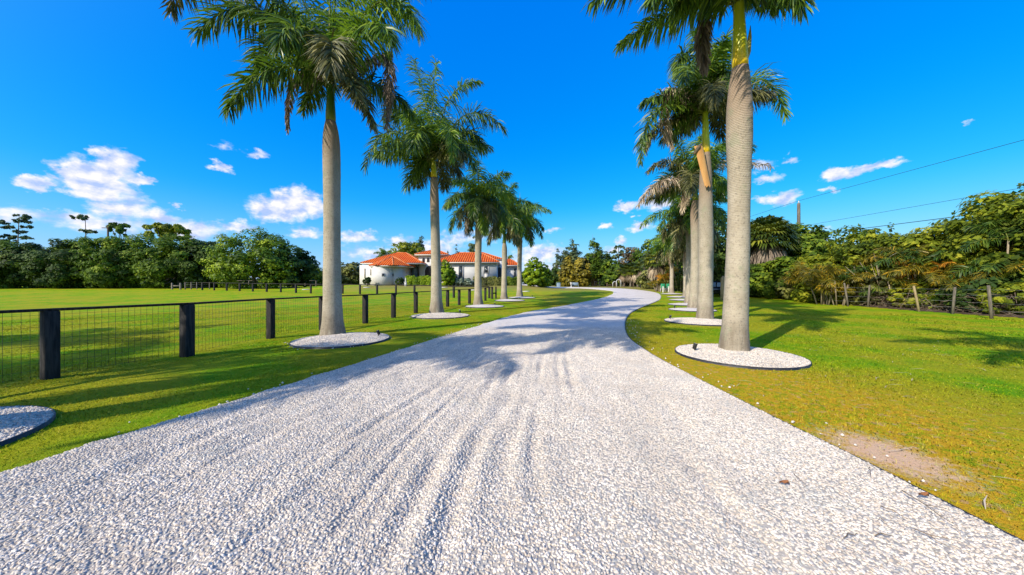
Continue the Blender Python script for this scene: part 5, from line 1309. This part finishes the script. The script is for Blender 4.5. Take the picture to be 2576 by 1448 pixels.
# low brown H sections beyond the drive
for k, (x0, x1, y_, lab) in enumerate(((1460, 1480, 720.5, 'low brown rail section like an H beyond the drive, left of the white arches'), (1527, 1548, 722.3, 'low brown rail section right in front of the white garden arches'), (1611, 1634, 724.5, 'low dark rail section left of the yellow leaved plant'))):
    a, b = at(x0, y_), at(x1, y_); a[1] = b[1] = (a[1]+b[1])/2
    t = thing('rail_section', tuple(a), lab, 'fence', 'low rail sections beyond the drive'); m_ = M['brown_wood'] if k < 2 else M['black_wood']
    for q in (a, b): obj('post', bevbox(q+[0, 0, .42], (.09, .09, .45), .012), m_, t)
    obj('rail', beam(a+[0, 0, .40], b+[0, 0, .40], .05, .14), m_, t)
for (x, y_, lab) in ((1571, 723.5, 'lone dark post left of the far skirted palms'), (1593, 724, 'lone dark post before the far skirted palms'), (1413, 719.5, 'lone dark post beside the grey blue cabinet'), (1438, 719.5, 'lone brown post under the golden trees')):
    b = at(x, y_); tag(obj('fence_post', bevbox(b+[0, 0, .42], (.08, .08, .45), .012), M['brown_wood'], loc=tuple(b)), lab, 'post', 'lone posts beyond the drive')
g = [onground(x, 78) for x in np.arange(1496, 1560, 12)]; t = thing('wire_fence', tuple(g[0]), 'row of thin pale posts far off beyond the golden field', 'fence'); fence_run(t, g, 1.3, .12, M['gray_wood'], False); obj('wire', join(*[tube([g[i]+[0, 0, z], g[i+1]+[0, 0, z]], .012, 4) for i in range(len(g)-1) for z in (.5, .9, 1.2)]), M['wire_gray'], t)

# white arches
b = at(1552, 721.5); b = onground(1552, 66); t = thing('garden_arch', tuple(b), 'two joined white garden arches behind the low brown rails', 'arch')
aa = np.linspace(0, pi, 14)
for (ox, r_, h_) in ((-.45, .40, .75), (.35, .45, 1.15)):
    obj('arch', tube(np.concatenate([[[b[0]+ox+r_, b[1], b[2]]], np.stack([b[0]+ox+r_*np.cos(aa), 0*aa+b[1], b[2]+h_+r_*np.sin(aa)], 1), [[b[0]+ox-r_, b[1], b[2]]]]), .07, 8), M['white_paint'], t, smooth=True)
b = onground(1405, 66); t = thing('cabinet', tuple(b), 'grey blue box cabinet standing beyond the far drive', 'cabinet'); obj('body', bevbox(b+[0, 0, .42], (.36, .3, .45), .03), M['blue_gray'], t); obj('lid', bevbox(b+[0, 0, .9], (.4, .34, .03), .01), M['blue_gray'], t)
b = onground(1448, 67); t = thing('garden_bench', tuple(b), 'pale blue grey garden bench beyond the far drive', 'bench')
obj('seat', bevbox(b+[0, 0, .42], (.6, .28, .03), .01), M['blue_gray'], t); obj('backrest', bevbox(b+[0, .26, .72], (.6, .03, .24), .01), M['blue_gray'], t)
for sx_ in (-.52, .52):
    for sy_ in (-.2, .22): obj('leg', bevbox(b+[sx_, sy_, .2], (.035, .035, .21), .005), M['blue_gray'], t)
b = onground(1437, 66.5); t = thing('urn', tuple(b), 'small white urn left of the pale garden bench', 'urn'); obj('bowl', tube(b+np.array([[0, 0, .45], [0, 0, .5], [0, 0, .7], [0, 0, .95], [0, 0, 1.0]]), [.08, .16, .22, .26, .29], 14), M['white_paint'], t, smooth=True); obj('foot', tube(b+np.array([[0, 0, 0], [0, 0, .08], [0, 0, .2], [0, 0, .46]]), [.2, .18, .08, .09], 14), M['white_paint'], t, smooth=True)
for (px, D, lab) in ((1668, 44.5, 'green topped white painted stand left of the slim far palm'), (1682, 44.8, 'white painted stand with green sides touching the slim far palm')):
    b = onground(px, D); t = thing('jump_stand', tuple(b), lab, 'stand', 'green and white stands by the bend')
    obj('top_board', bevbox(b+[0, 0, .95], (.3, .05, .28), .02), M['green_paint'], t); obj('lower_board', bevbox(b+[0, -.02, .45], (.1, .05, .42), .02), M['white_paint'], t)
    for sx_ in (-.25, .25): obj('leg', beam(b+[sx_, 0, .7], b+[sx_*1.3, .1, 0], .06, .06), M['white_paint'], t)
b = onground(1818, 30.5); t = thing('wooden_post', tuple(b), 'thick sun bleached post with a split plank between the two largest trunks', 'post')
obj('post', tube([b-[0, 0, .1], b+[0, 0, 1.1], b+[.02, 0, 2.05], b+[.05, 0, 2.3]], [.19, .18, .17, .06], 12), M['tan_wood'], t, smooth=True); obj('split_plank', beam(b+[.12, -.15, 2.1], b+[.55, -.1, .75], .16, .05), M['tan_wood'], t)

# round white slabs in the lawn before the house
for (x, y, lab) in ((923, 723.6, 'round white stone slab in the lawn below the ball shrub'), (1071.6, 734.3, 'round white stone slab behind the near fence rail, by the brown collared trunk'), (1118, 723.5, 'round white stone slab under the topiary conifer'), (1191, 730.2, 'round white stone slab left of the third palm'), (1323, 733.8, 'round white stone slab right of the farthest fence-side palm'), (770, 729, 'round white stone slab at the left of the near palm trunk')):
    b = at(x, y); V, P = disc_mound(b+[0, 0, .05], .55, .03, 6, 32); V2 = V.copy(); a = np.linspace(0, 2*pi, 32, endpoint=False)
    side = tube([b+[0, 0, -.03], b+[0, 0, .05]], .55, 32, False)
    tag(obj('stone_slab', join((V, P), side), M['white_paint'], loc=tuple(b)), lab, 'slab', 'white slabs in the lawn')

# utility pole and wires on the right
PX, PY = 33.6, 38.0
b = np.array([PX, PY, float(gz(PX, PY))]); t = thing('utility_pole', tuple(b), 'weathered wooden utility pole rising behind the leafy green tree', 'utility pole'); zt = CAM_H+(HY-512)/F*PY
obj('pole', tube([b, [PX, PY, zt-.3], [PX, PY, zt]], [.2, .155, .15], 12), M['gray_wood'], t, smooth=True); obj('insulator', tube([[PX, PY, zt], [PX, PY, zt+.12], [PX, PY, zt+.25], [PX, PY, zt+.3]], [.03, .07, .06, .02], 10), M['lens'], t)
for (z0, z1, r_, lab) in ((zt+.3, 11.2, .016, 'topmost thin wire running from the pole top to the right'), (8.4, 8.05, .014, 'middle thin wire below the top one, out of the right side'), (7.25, 6.7, .026, 'lowest and thickest cable passing just over the hedgerow')):
    s_ = np.linspace(0, 1, 20); near_ = np.stack([PX+s_*.6, PY-s_*40, z0+(z1-z0)*np.minimum(s_/.41, 1.6)-1.2*s_*(1-s_)*0], 1)
    fr = np.stack([PX+0*s_, PY+s_*60, z0+0*s_-2.0*s_*(1-s_)], 1)
    tag(obj('overhead_wire', tube(np.concatenate([fr[::-1][:-1], near_]), r_, 6), M['cable']), lab, 'wire', 'wires of the utility pole')

# a dark car in the shade between the trunks
def car(c, yaw):
    t = thing('parked_car', tuple(c), 'dark car parked in deep shade between the two largest trunks', 'car')
    ca, sa = math.cos(yaw), math.sin(yaw)

    def R(V): V = np.asarray(V, float); return np.stack([c[0]+V[:, 0]*ca-V[:, 1]*sa, c[1]+V[:, 0]*sa+V[:, 1]*ca, c[2]+V[:, 2]], 1)

    def loft(secs):
        n = len(secs[0]); V = np.concatenate([np.array(s_) for s_ in secs]); Q = np.array([[i*n+k, i*n+(k+1) % n, (i+1)*n+(k+1) % n, (i+1)*n+k] for i in range(len(secs)-1) for k in range(n)])
        return R(V), [Q, np.arange(n)[::-1][None], (np.arange(n)+(len(secs)-1)*n)[None]]

    def sec(x, w, z0, z1, r=.12): return [(x, -w, z0+r), (x, -w, z1-r), (x, -w+r, z1), (x, w-r, z1), (x, w, z1-r), (x, w, z0+r), (x, w-r, z0), (x, -w+r, z0)]
    obj('body', loft([sec(-2.35, .72, .45, .9), sec(-2.2, .86, .3, 1.02), sec(-1.2, .92, .26, 1.05), sec(1.0, .92, .26, 1.03), sec(2.0, .88, .3, .95), sec(2.35, .7, .42, .78)]), M['car_paint'], t)
    obj('cabin', loft([sec(-2.1, .74, 1.03, 1.1, .03), sec(-1.75, .70, 1.03, 1.62, .06), sec(-.2, .70, 1.03, 1.70, .06), sec(.45, .70, 1.03, 1.62, .06), sec(1.15, .78, 1.02, 1.07, .02)]), M['car_paint'], t)
    for s_ in (-1, 1):
        for (x0, x1) in ((-1.55, -.65), (-.55, .45)):
            V = R([(x0, s_*.765, 1.1), (x1+.25*(x1 > 0), s_*.765, 1.1), (x1, s_*.725, 1.55), (x0+.1, s_*.725, 1.55)]); V[:, :] += 0
            obj('window', (V, [np.array([[0, 1, 2, 3]])]), M['glass_blue'], t)
        obj('trim_strip', loft([[(-2.0, s_*.925, .80), (-2.0, s_*.935, .80), (-2.0, s_*.935, .84), (-2.0, s_*.925, .84)], [(1.9, s_*.925, .80), (1.9, s_*.935, .80), (1.9, s_*.935, .84), (1.9, s_*.925, .84)]]), M['chrome'], t)
        for x in (-1.45, 1.45):
            a = R([(x, s_*.72, .34), (x, s_*.76, .34), (x, s_*.93, .34), (x, s_*.95, .34)]); w = obj('wheel', tube(a, [.28, .34, .34, .28], 20), M['rubber'], t); obj('rim', tube(R([(x, s_*.951, .34), (x, s_*.96, .34)]), .2, 14), M['chrome'], w)
        obj('headlight', loft([sec2 for sec2 in ([(2.2, s_*.6-.14, .66), (2.2, s_*.6+.14, .66), (2.2, s_*.6+.14, .78), (2.2, s_*.6-.14, .78)], [(2.36, s_*.6-.12, .66), (2.36, s_*.6+.08, .66), (2.36, s_*.6+.08, .75), (2.36, s_*.6-.12, .75)])]), M['lens'], t)


car(onground(1801, 36.5)+[0, 0, 0.0], radians(8))

# ------------------------------------------------------------------ house
def hx(px, D): return (px-CX)/F*D


def hzz(py, D): return CAM_H+(HY-py)/F*D


def roof_obj(parent, faces, name='roof', fascia=True, ridges=()):
    """faces: list of (polygon points); eave is the first edge. UVs run along the eave and up the slope"""
    V, P, UV = [], [], []
    for f in faces:
        f = [np.array(q, float) for q in f]; u = nrm(f[1]-f[0]); n_ = nrm(np.cross(f[1]-f[0], f[-1]-f[0])); v = np.cross(n_, u)
        i0 = len(V); V += f; P.append(list(range(i0, i0+len(f)))); UV.append([(np.dot(q-f[0], u), np.dot(q-f[0], v)) for q in f])
    me = bpy.data.meshes.new(name); base = origin(parent); me.from_pydata([tuple(q-base) for q in V], [], P); ul = me.uv_layers.new(name='uv')
    k = 0
    for uvs in UV:
        for q in uvs: ul.data[k].uv = q; k += 1
    me.materials.append(M['roof']); o = bpy.data.objects.new(name, me); COL.objects.link(o); o.parent = parent
    md = o.modifiers.new('thick', 'SOLIDIFY'); md.thickness = 0.12; md.offset = -1
    if ridges: obj('ridge_tile', join(*[tube([a, b_], .075, 6) for a, b_ in ridges]), M['ridge'], o)
    return o


def hip(parent, x0, x1, y0, y1, ze, zr, ix, iy=None):
    """hip roof over a rectangle; the ridge runs in x, ends drawn in by ix"""
    ym = (y0+y1)/2; a, b_, c_, d = (x0, y0, ze), (x1, y0, ze), (x1, y1, ze), (x0, y1, ze); r0, r1 = (x0+ix, ym, zr), (x1-ix, ym, zr)
    o = roof_obj(parent, [[a, b_, r1, r0], [b_, c_, r1], [c_, d, r0, r1], [d, a, r0]], ridges=[(a, r0), (b_, r1), (c_, r1), (d, r0), (r0, r1)])
    th = .2
    obj('fascia', join(box2(x0+.05, x1-.05, y0+.03, y0+.13, ze-.30, ze-.10), box2(x1-.13, x1-.03, y0+.14, y1-.05, ze-.30, ze-.10), box2(x0+.03, x0+.13, y0+.14, y1-.05, ze-.30, ze-.10), box2(x0+.14, x1-.14, y0+.14, y1-.1, ze-.24, ze-.16)), M['trim'], o)
    return o


def arch_poly(xc, y, z0, w, h, n=14):
    """outline of a round headed opening in the xz plane"""
    r = w/2; a = np.linspace(0, pi, n); P = [(xc-r, y, z0), (xc+r, y, z0)]+[(xc+r*math.cos(q), y, z0+h-r+r*math.sin(q)) for q in a]
    return np.array(P)


def extrude_y(P, dy):
    n = len(P); V = np.concatenate([P, P+[0, dy, 0]]); return V, [np.arange(n)[None], (np.arange(n)[::-1]+n)[None], np.array([[k, k+n, (k+1) % n+n, (k+1) % n] for k in range(n)])]


def window(parent, x0, x1, z0, z1, y, frame='frame_gray', glass='glass', arch=False, fw=.12, bars=0):
    xc, w, h = (x0+x1)/2, x1-x0, z1-z0
    if arch:
        fo, fi = arch_poly(xc, y-.06, z0, w+2*fw, h+fw), arch_poly(xc, y-.06, z0, w, h)
        f = obj('window', extrude_y(fo, .10), M[frame], parent); obj('pane', extrude_y(fi+[0, -.02, 0], .02), M[glass], f)
    else:
        f = obj('window', join(box2(x0-fw, x0, y-.08, y+.05, z0-fw, z1+fw), box2(x1, x1+fw, y-.08, y+.05, z0-fw, z1+fw), box2(x0, x1, y-.08, y+.05, z1, z1+fw), box2(x0, x1, y-.08, y+.05, z0-fw, z0)), M[frame], parent)
        obj('pane', box2(x0, x1, y-.03, y+.02, z0, z1), M[glass], f)
    for k in range(bars):
        xx = x0+w*(k+1)/(bars+1); obj('glazing_bar', box2(xx-.03, xx+.03, y-.10, y-.081, z0, z1-(w/2 if arch else 0)), M['trim'], f)
    if bars: obj('glazing_bar', box2(x0, x1, y-.10, y-.082, z1-(w/2 if arch else h*.5)-.03, z1-(w/2 if arch else h*.5)+.03), M['trim'], f)
    return f


def house():
    t = thing('house', (-14.0, 62.0, 1.4), 'white stucco house with orange terracotta roofs and a round turret', 'house')
    zb = 0.9
    ze_l = hzz(661.5, 62)
    # left wing
    obj('wall', box2(-28.2, -20.4, 60.0, 72, zb, hzz(667, 60)-.05), M['wall'], t)
    a = np.linspace(0, 2*pi, 40, endpoint=False); obj('turret', tube([(-23.9, 60.3, zb), (-23.9, 60.3, hzz(667, 59)-.1)], 1.95, 40), M['wall'], t, smooth=False)
    hip(t, -28.7, -16.9, 61.2, 72.2, ze_l, hzz(636, 67), 5.0)
    # faceted turret roof
    c = np.array([-22.9, 62.0, 0]); ap = (c[0], c[1], hzz(645, 62)); ze = hzz(667.5, 59); K = 8; R_ = 4.3; pts = [(c[0]+R_*math.cos(2*pi*(k+.5)/K), c[1]+R_*math.sin(2*pi*(k+.5)/K), ze) for k in range(K)]
    ro = roof_obj(t, [[pts[k], pts[(k+1) % K], ap] for k in range(K)], ridges=[(pts[k], ap) for k in range(K)])
    obj('fascia', tube([(c[0], c[1], ze-.28), (c[0], c[1], ze-.12)], R_*.965, K), M['trim'], ro)
    for px in (964.5, 991.5):
        th = -pi/2+((hx(px, 58.6)+23.9)/1.95); p = np.array([-23.9+1.95*math.sin(th+pi/2), 60.3-1.95*math.cos(th+pi/2), hzz(691.5, 58.6)]); ya = th+pi/2
        f = obj('window', bevbox(p, (.27, .06, .27), .01, ya), M['frame_gray'], t); obj('pane', box(p+np.array([math.sin(ya), -math.cos(ya), 0])*.062, (.2, .012, .2), ya), M['glass'], f)
    obj('ornament', join(box2(-27.3, -27.15, 59.93, 59.995, hzz(700, 60), hzz(676, 60)), box2(-26.2, -26.1, 59.93, 59.995, hzz(693, 60), hzz(678, 60))), M['bark_pale'], t)
    # recess with the arched window
    obj('wall', box2(-20.395, -18.45, 65.5, 72, zb, hzz(661, 65.5)+.6), M['wall'], t)
    window(t, hx(1036.5, 65.4), hx(1051, 65.4), hzz(700, 65.4), hzz(670, 65.4), 65.46, 'edging', 'glass_blue', True, .1, 1)
    obj('downspout', tube([(-18.35, 63.7, zb), (-18.35, 63.7, hzz(664, 64)), (-17.9, 63.6, hzz(660, 64))], .07, 8), M['edging'], t)
    # entrance and tower
    obj('wall', box2(-18.44, -13.2, 64.0, 71.0, zb, hzz(640.5, 64)-.05), M['wall'], t); hip(t, -19.1, -12.5, 63.3, 70.4, hzz(640, 64), hzz(628, 66.5), 2.9)
    xc = hx(1084, 64)
    arch = obj('entrance_arch', extrude_y(arch_poly(xc, 63.72, zb, 3.0, hzz(664.5, 64)-zb), .275), M['trim'], t); obj('door', extrude_y(arch_poly(xc, 63.66, zb, 2.2, hzz(669, 64)-zb), .055), M['door'], arch)
    obj('door_rail', box2(xc-.03, xc+.03, 63.62, 63.655, zb, hzz(676, 64)), M['edging'], arch)
    for px in (1065.2, 1076.8, 1088.4, 1100):
        x = hx(px, 64); window(t, x-.2, x+.2, hzz(659.5, 64), hzz(649, 64), 63.99, 'trim', 'glass', True, .06)
    # right wing
    obj('wall', box2(-13.19, hx(1249.5, 60), 60.0, 70, zb, hzz(658.5, 60)-.05), M['wall'], t); hip(t, -14.6, hx(1256, 59.4), 59.3, 70.6, hzz(658.6, 59.4), hzz(635.8, 65), 4.0)
    hip(t, -12.0, -1.75, 65.0, 77.0, hzz(655, 65)+.3, hzz(635.3, 71), 4.6)
    window(t, hx(1155.5, 60), hx(1163.8, 60), hzz(702, 60), hzz(670.5, 60), 59.99, 'frame_gray', 'glass', False, .2)
    f = window(t, hx(1219, 60), hx(1227.5, 60), hzz(687, 60), hzz(671, 60), 59.99, 'frame_gray', 'glass', False, .2)
    obj('lower_panel', box2(hx(1219, 60), hx(1227.5, 60), 59.91, 59.985, hzz(704, 60), hzz(687, 60)-.205), M['trim'], f)
    # end wall of the right wing with its dark arch, then the low wing
    X1 = hx(1249.5, 60)
    obj('wall', box2(X1+.002, -1.9, 65.0, 75, zb, hzz(657, 65)), M['wall'], t)
    xa = hx(1256.5, 65); obj('side_arch', extrude_y(arch_poly(xa, 64.9, zb, .8, hzz(673, 65)-zb), .095), M['door'], t)
    obj('wall', box2(-1.898, 1.1, 66.5, 75, zb, hzz(666, 66.5)), M['wall'], t); hip(t, -3.2, 1.75, 65.6, 75.2, hzz(666.5, 65.6), hzz(651, 70), 2.2)
    window(t, hx(1293, 66.5), hx(1299, 66.5), hzz(700, 66.5), hzz(676, 66.5), 66.49, 'frame_gray', 'glass', False, .1)
    obj('chimney', box2(hx(1274, 70), hx(1277, 70), 70, 70.3, 5.5, hzz(646, 70)), M['trim'], t)


house()

# ------------------------------------------------------------------ lawn grass blades near the viewer, and litter
def grass():
    rng = np.random.default_rng(9); out = []
    N_ = 620000
    # sample by distance so that the density falls off with distance
    r = 1.2+(28-1.2)*rng.random(N_)**1.55; th = rng.uniform(radians(-70), radians(70), N_)
    x, y = r*np.sin(th), r*np.cos(th)
    xl, xr = drive_x(y); keep = ((x < xl+0.02) | (x > xr+0.03)) & (y > 0.4)
    for (bx, by, R_) in BEDS: keep &= (np.hypot(x-bx, y-by) > R_+0.015)
    keep &= x < 25.0
    bare = np.hypot(x-3.62, (y-3.15)*0.75)+0.16*np.sin(x*17)*np.cos(y*13)+rng.normal(0, .13, N_) < 0.33; keep &= ~(bare & (rng.random(N_) < 0.85))
    x, y, r = x[keep], y[keep], r[keep]; n = len(x)
    z = gz(x, y); k = np.maximum(1, r/4.0)
    h = rng.uniform(0.010, 0.032, n)*(0.8+0.35*np.sin(x*1.3)*np.sin(y*1.1+1))*np.minimum(k, 1.6)**0.35; w = rng.uniform(0.0035, 0.0065, n)*k**0.85
    a = rng.uniform(0, 2*pi, n); lean = rng.uniform(0.3, 1.9, n)
    s = np.stack([np.cos(a), np.sin(a), 0*a], 1)*w[:, None]/2; d = np.stack([-np.sin(a), np.cos(a), 0*a], 1)*(h*lean)[:, None]
    p = np.stack([x, y, z-0.004], 1); up = np.stack([0*x, 0*x, h], 1)
    V = np.stack([p-s, p+s, p+up*0.6+d*0.35+s*0.8, p+up*0.6+d*0.35-s*0.8, p+up+d], 1).reshape(-1, 3); i = np.arange(n)*5
    return obj('grass', (V, [np.stack([i, i+1, i+2, i+3], 1), np.stack([i+3, i+2, i+4], 1)]), M['blade'], attr=np.repeat(rng.random(n), 5))


tag(grass(), 'short lawn grass blades either side of the drive', 'grass', None, 'stuff')

rng = np.random.default_rng(31); n = 150
x = rng.uniform(3.4, 13, n); y = rng.uniform(1.8, 11, n); a = rng.normal(0.15, 0.5, n); L_ = rng.uniform(.06, .34, n)
d = np.stack([np.cos(a), np.sin(a), 0*a], 1)*L_[:, None]/2; q = np.stack([-np.sin(a), np.cos(a), 0*a], 1)*0.0045
p = np.stack([x, y, np.full(n, 0.027)], 1); bend = q*rng.uniform(-6, 6, n)[:, None]
V = np.stack([p-d-q*.4, p-d+q*.4, p+q+bend+[0, 0, .006], p-q+bend+[0, 0, .006], p+d+q*.3, p+d-q*.3], 1).reshape(-1, 3); i = np.arange(n)*6
tag(obj('dry_straw', (V, [np.stack([i, i+1, i+2, i+3], 1), np.stack([i+3, i+2, i+4, i+5], 1)]), M['frond_tan'], attr=np.repeat(rng.random(n)*.5+.5, 6)), 'bits of dry palm straw strewn over the right lawn', 'straw', None, 'stuff')
n = 260; y = rng.uniform(1.2, 15, n); xl, xr = drive_x(y); right = rng.random(n) < 0.5
x = np.where(right, xr+0.04+np.abs(rng.normal(0, .22, n)), xl-0.02-np.abs(rng.normal(0, .16, n)))
for q_, (bx, by, R_) in enumerate(BEDS[:3]):
    k = slice(q_*30, q_*30+30); aa = rng.uniform(0, 2*pi, 30); rr = R_+.02+np.abs(rng.normal(0, .1, 30)); x[k] = bx+rr*np.cos(aa); y[k] = by+rr*np.sin(aa)
oct_ = np.array([[1, 0, 0], [0, 1, 0], [-1, 0, 0], [0, -1, 0], [0, 0, 1], [0, 0, -1]]+[[.65, .65, .45], [-.65, .65, .45], [-.65, -.65, .45], [.65, -.65, .45]], float)
tri = np.array([[0, 6, 9], [0, 1, 6], [1, 7, 6], [1, 2, 7], [2, 8, 7], [2, 3, 8], [3, 9, 8], [3, 0, 9], [4, 9, 6], [4, 6, 7], [4, 7, 8], [4, 8, 9], [5, 1, 0], [5, 2, 1], [5, 3, 2], [5, 0, 3]])
sc_ = rng.uniform(.008, .02, (n, 1, 1))*rng.uniform(.6, 1.2, (n, 1, 3)); V = oct_[None]*sc_+np.stack([x, y, np.full(n, .016)], 1)[:, None]
tag(obj('stray_pebbles', (V.reshape(-1, 3), [(tri[None]+np.arange(n)[:, None, None]*10).reshape(-1, 3)]), M['white_stone'], smooth=True), 'white pebbles strayed from the gravel onto the lawn edges', 'pebbles', None, 'stuff')
TW = [((2269, 1271), (2410, 1368), 'long forked dark twig on the gravel close to the lawn edge'), ((2216, 1313), (2292, 1351), 'straight brown twig left of the long forked one'), ((2212, 1346), (2233, 1358), 'short thick dark twig under the straight brown one'), ((2301, 1375), (2389, 1424), 'thin twig below the long forked one, lowest on the drive'), ((2122, 1400), (2157, 1386), 'small curved twig near the bottom of the drive'), ((2202, 1393), (2243, 1393), 'short level twig beside the small curved one'), ((1997, 1226), (2028, 1254), 'thin twig beside the small brown leaf'), ((2188, 1209), (2190, 1230), 'tiny upright looking twig on the gravel above the others')]
for k, (a, b, lab) in enumerate(TW):
    p, q = at(*a), at(*b); p[2] += .109; q[2] += .109; m_ = (p+q)/2+np.array([.014*math.sin(k*3), .012, .007])
    g = [tube([p, p*.72+q*.28+np.array([.008*math.sin(k*5), .008, .004]), m_, p*.25+q*.75+np.array([-.01, .012*math.cos(k*4), .003]), q], [.0032, .003, .0028, .0022, .0012], 6)]
    if k in (0, 3): g.append(tube([m_, m_+np.array([.08, -.05, .01])], [.003, .001], 5))
    tag(obj('twig', join(*g), M['twig'], loc=tuple(p)), lab, 'twig', 'twigs lying on the gravel')
for k, (x, y, lab) in enumerate(((2323, 1285, 'curled brown leaf on the gravel beside the long forked twig'), (1972, 1252, 'small brown leaf on the gravel left of the twigs'))):
    p = at(x, y)+[0, 0, .112]; V = []
    for i in range(5):
        f = i/4; w_ = .008*math.sin(pi*(f*.9+.05)); V += [p+np.array([(f-.5)*.07, -w_, .012*abs(f-.5)*3]), p+np.array([(f-.5)*.07, .01*math.sin(f*4), -.004]), p+np.array([(f-.5)*.07, w_, .012+.01*f])]
    Q = np.array([[i*3+j, i*3+j+1, (i+1)*3+j+1, (i+1)*3+j] for i in range(4) for j in range(2)])
    tag(obj('fallen_leaf', (np.array(V), [Q]), M['brown_leaf'], loc=tuple(p)), lab, 'leaf', 'brown leaves on the gravel')
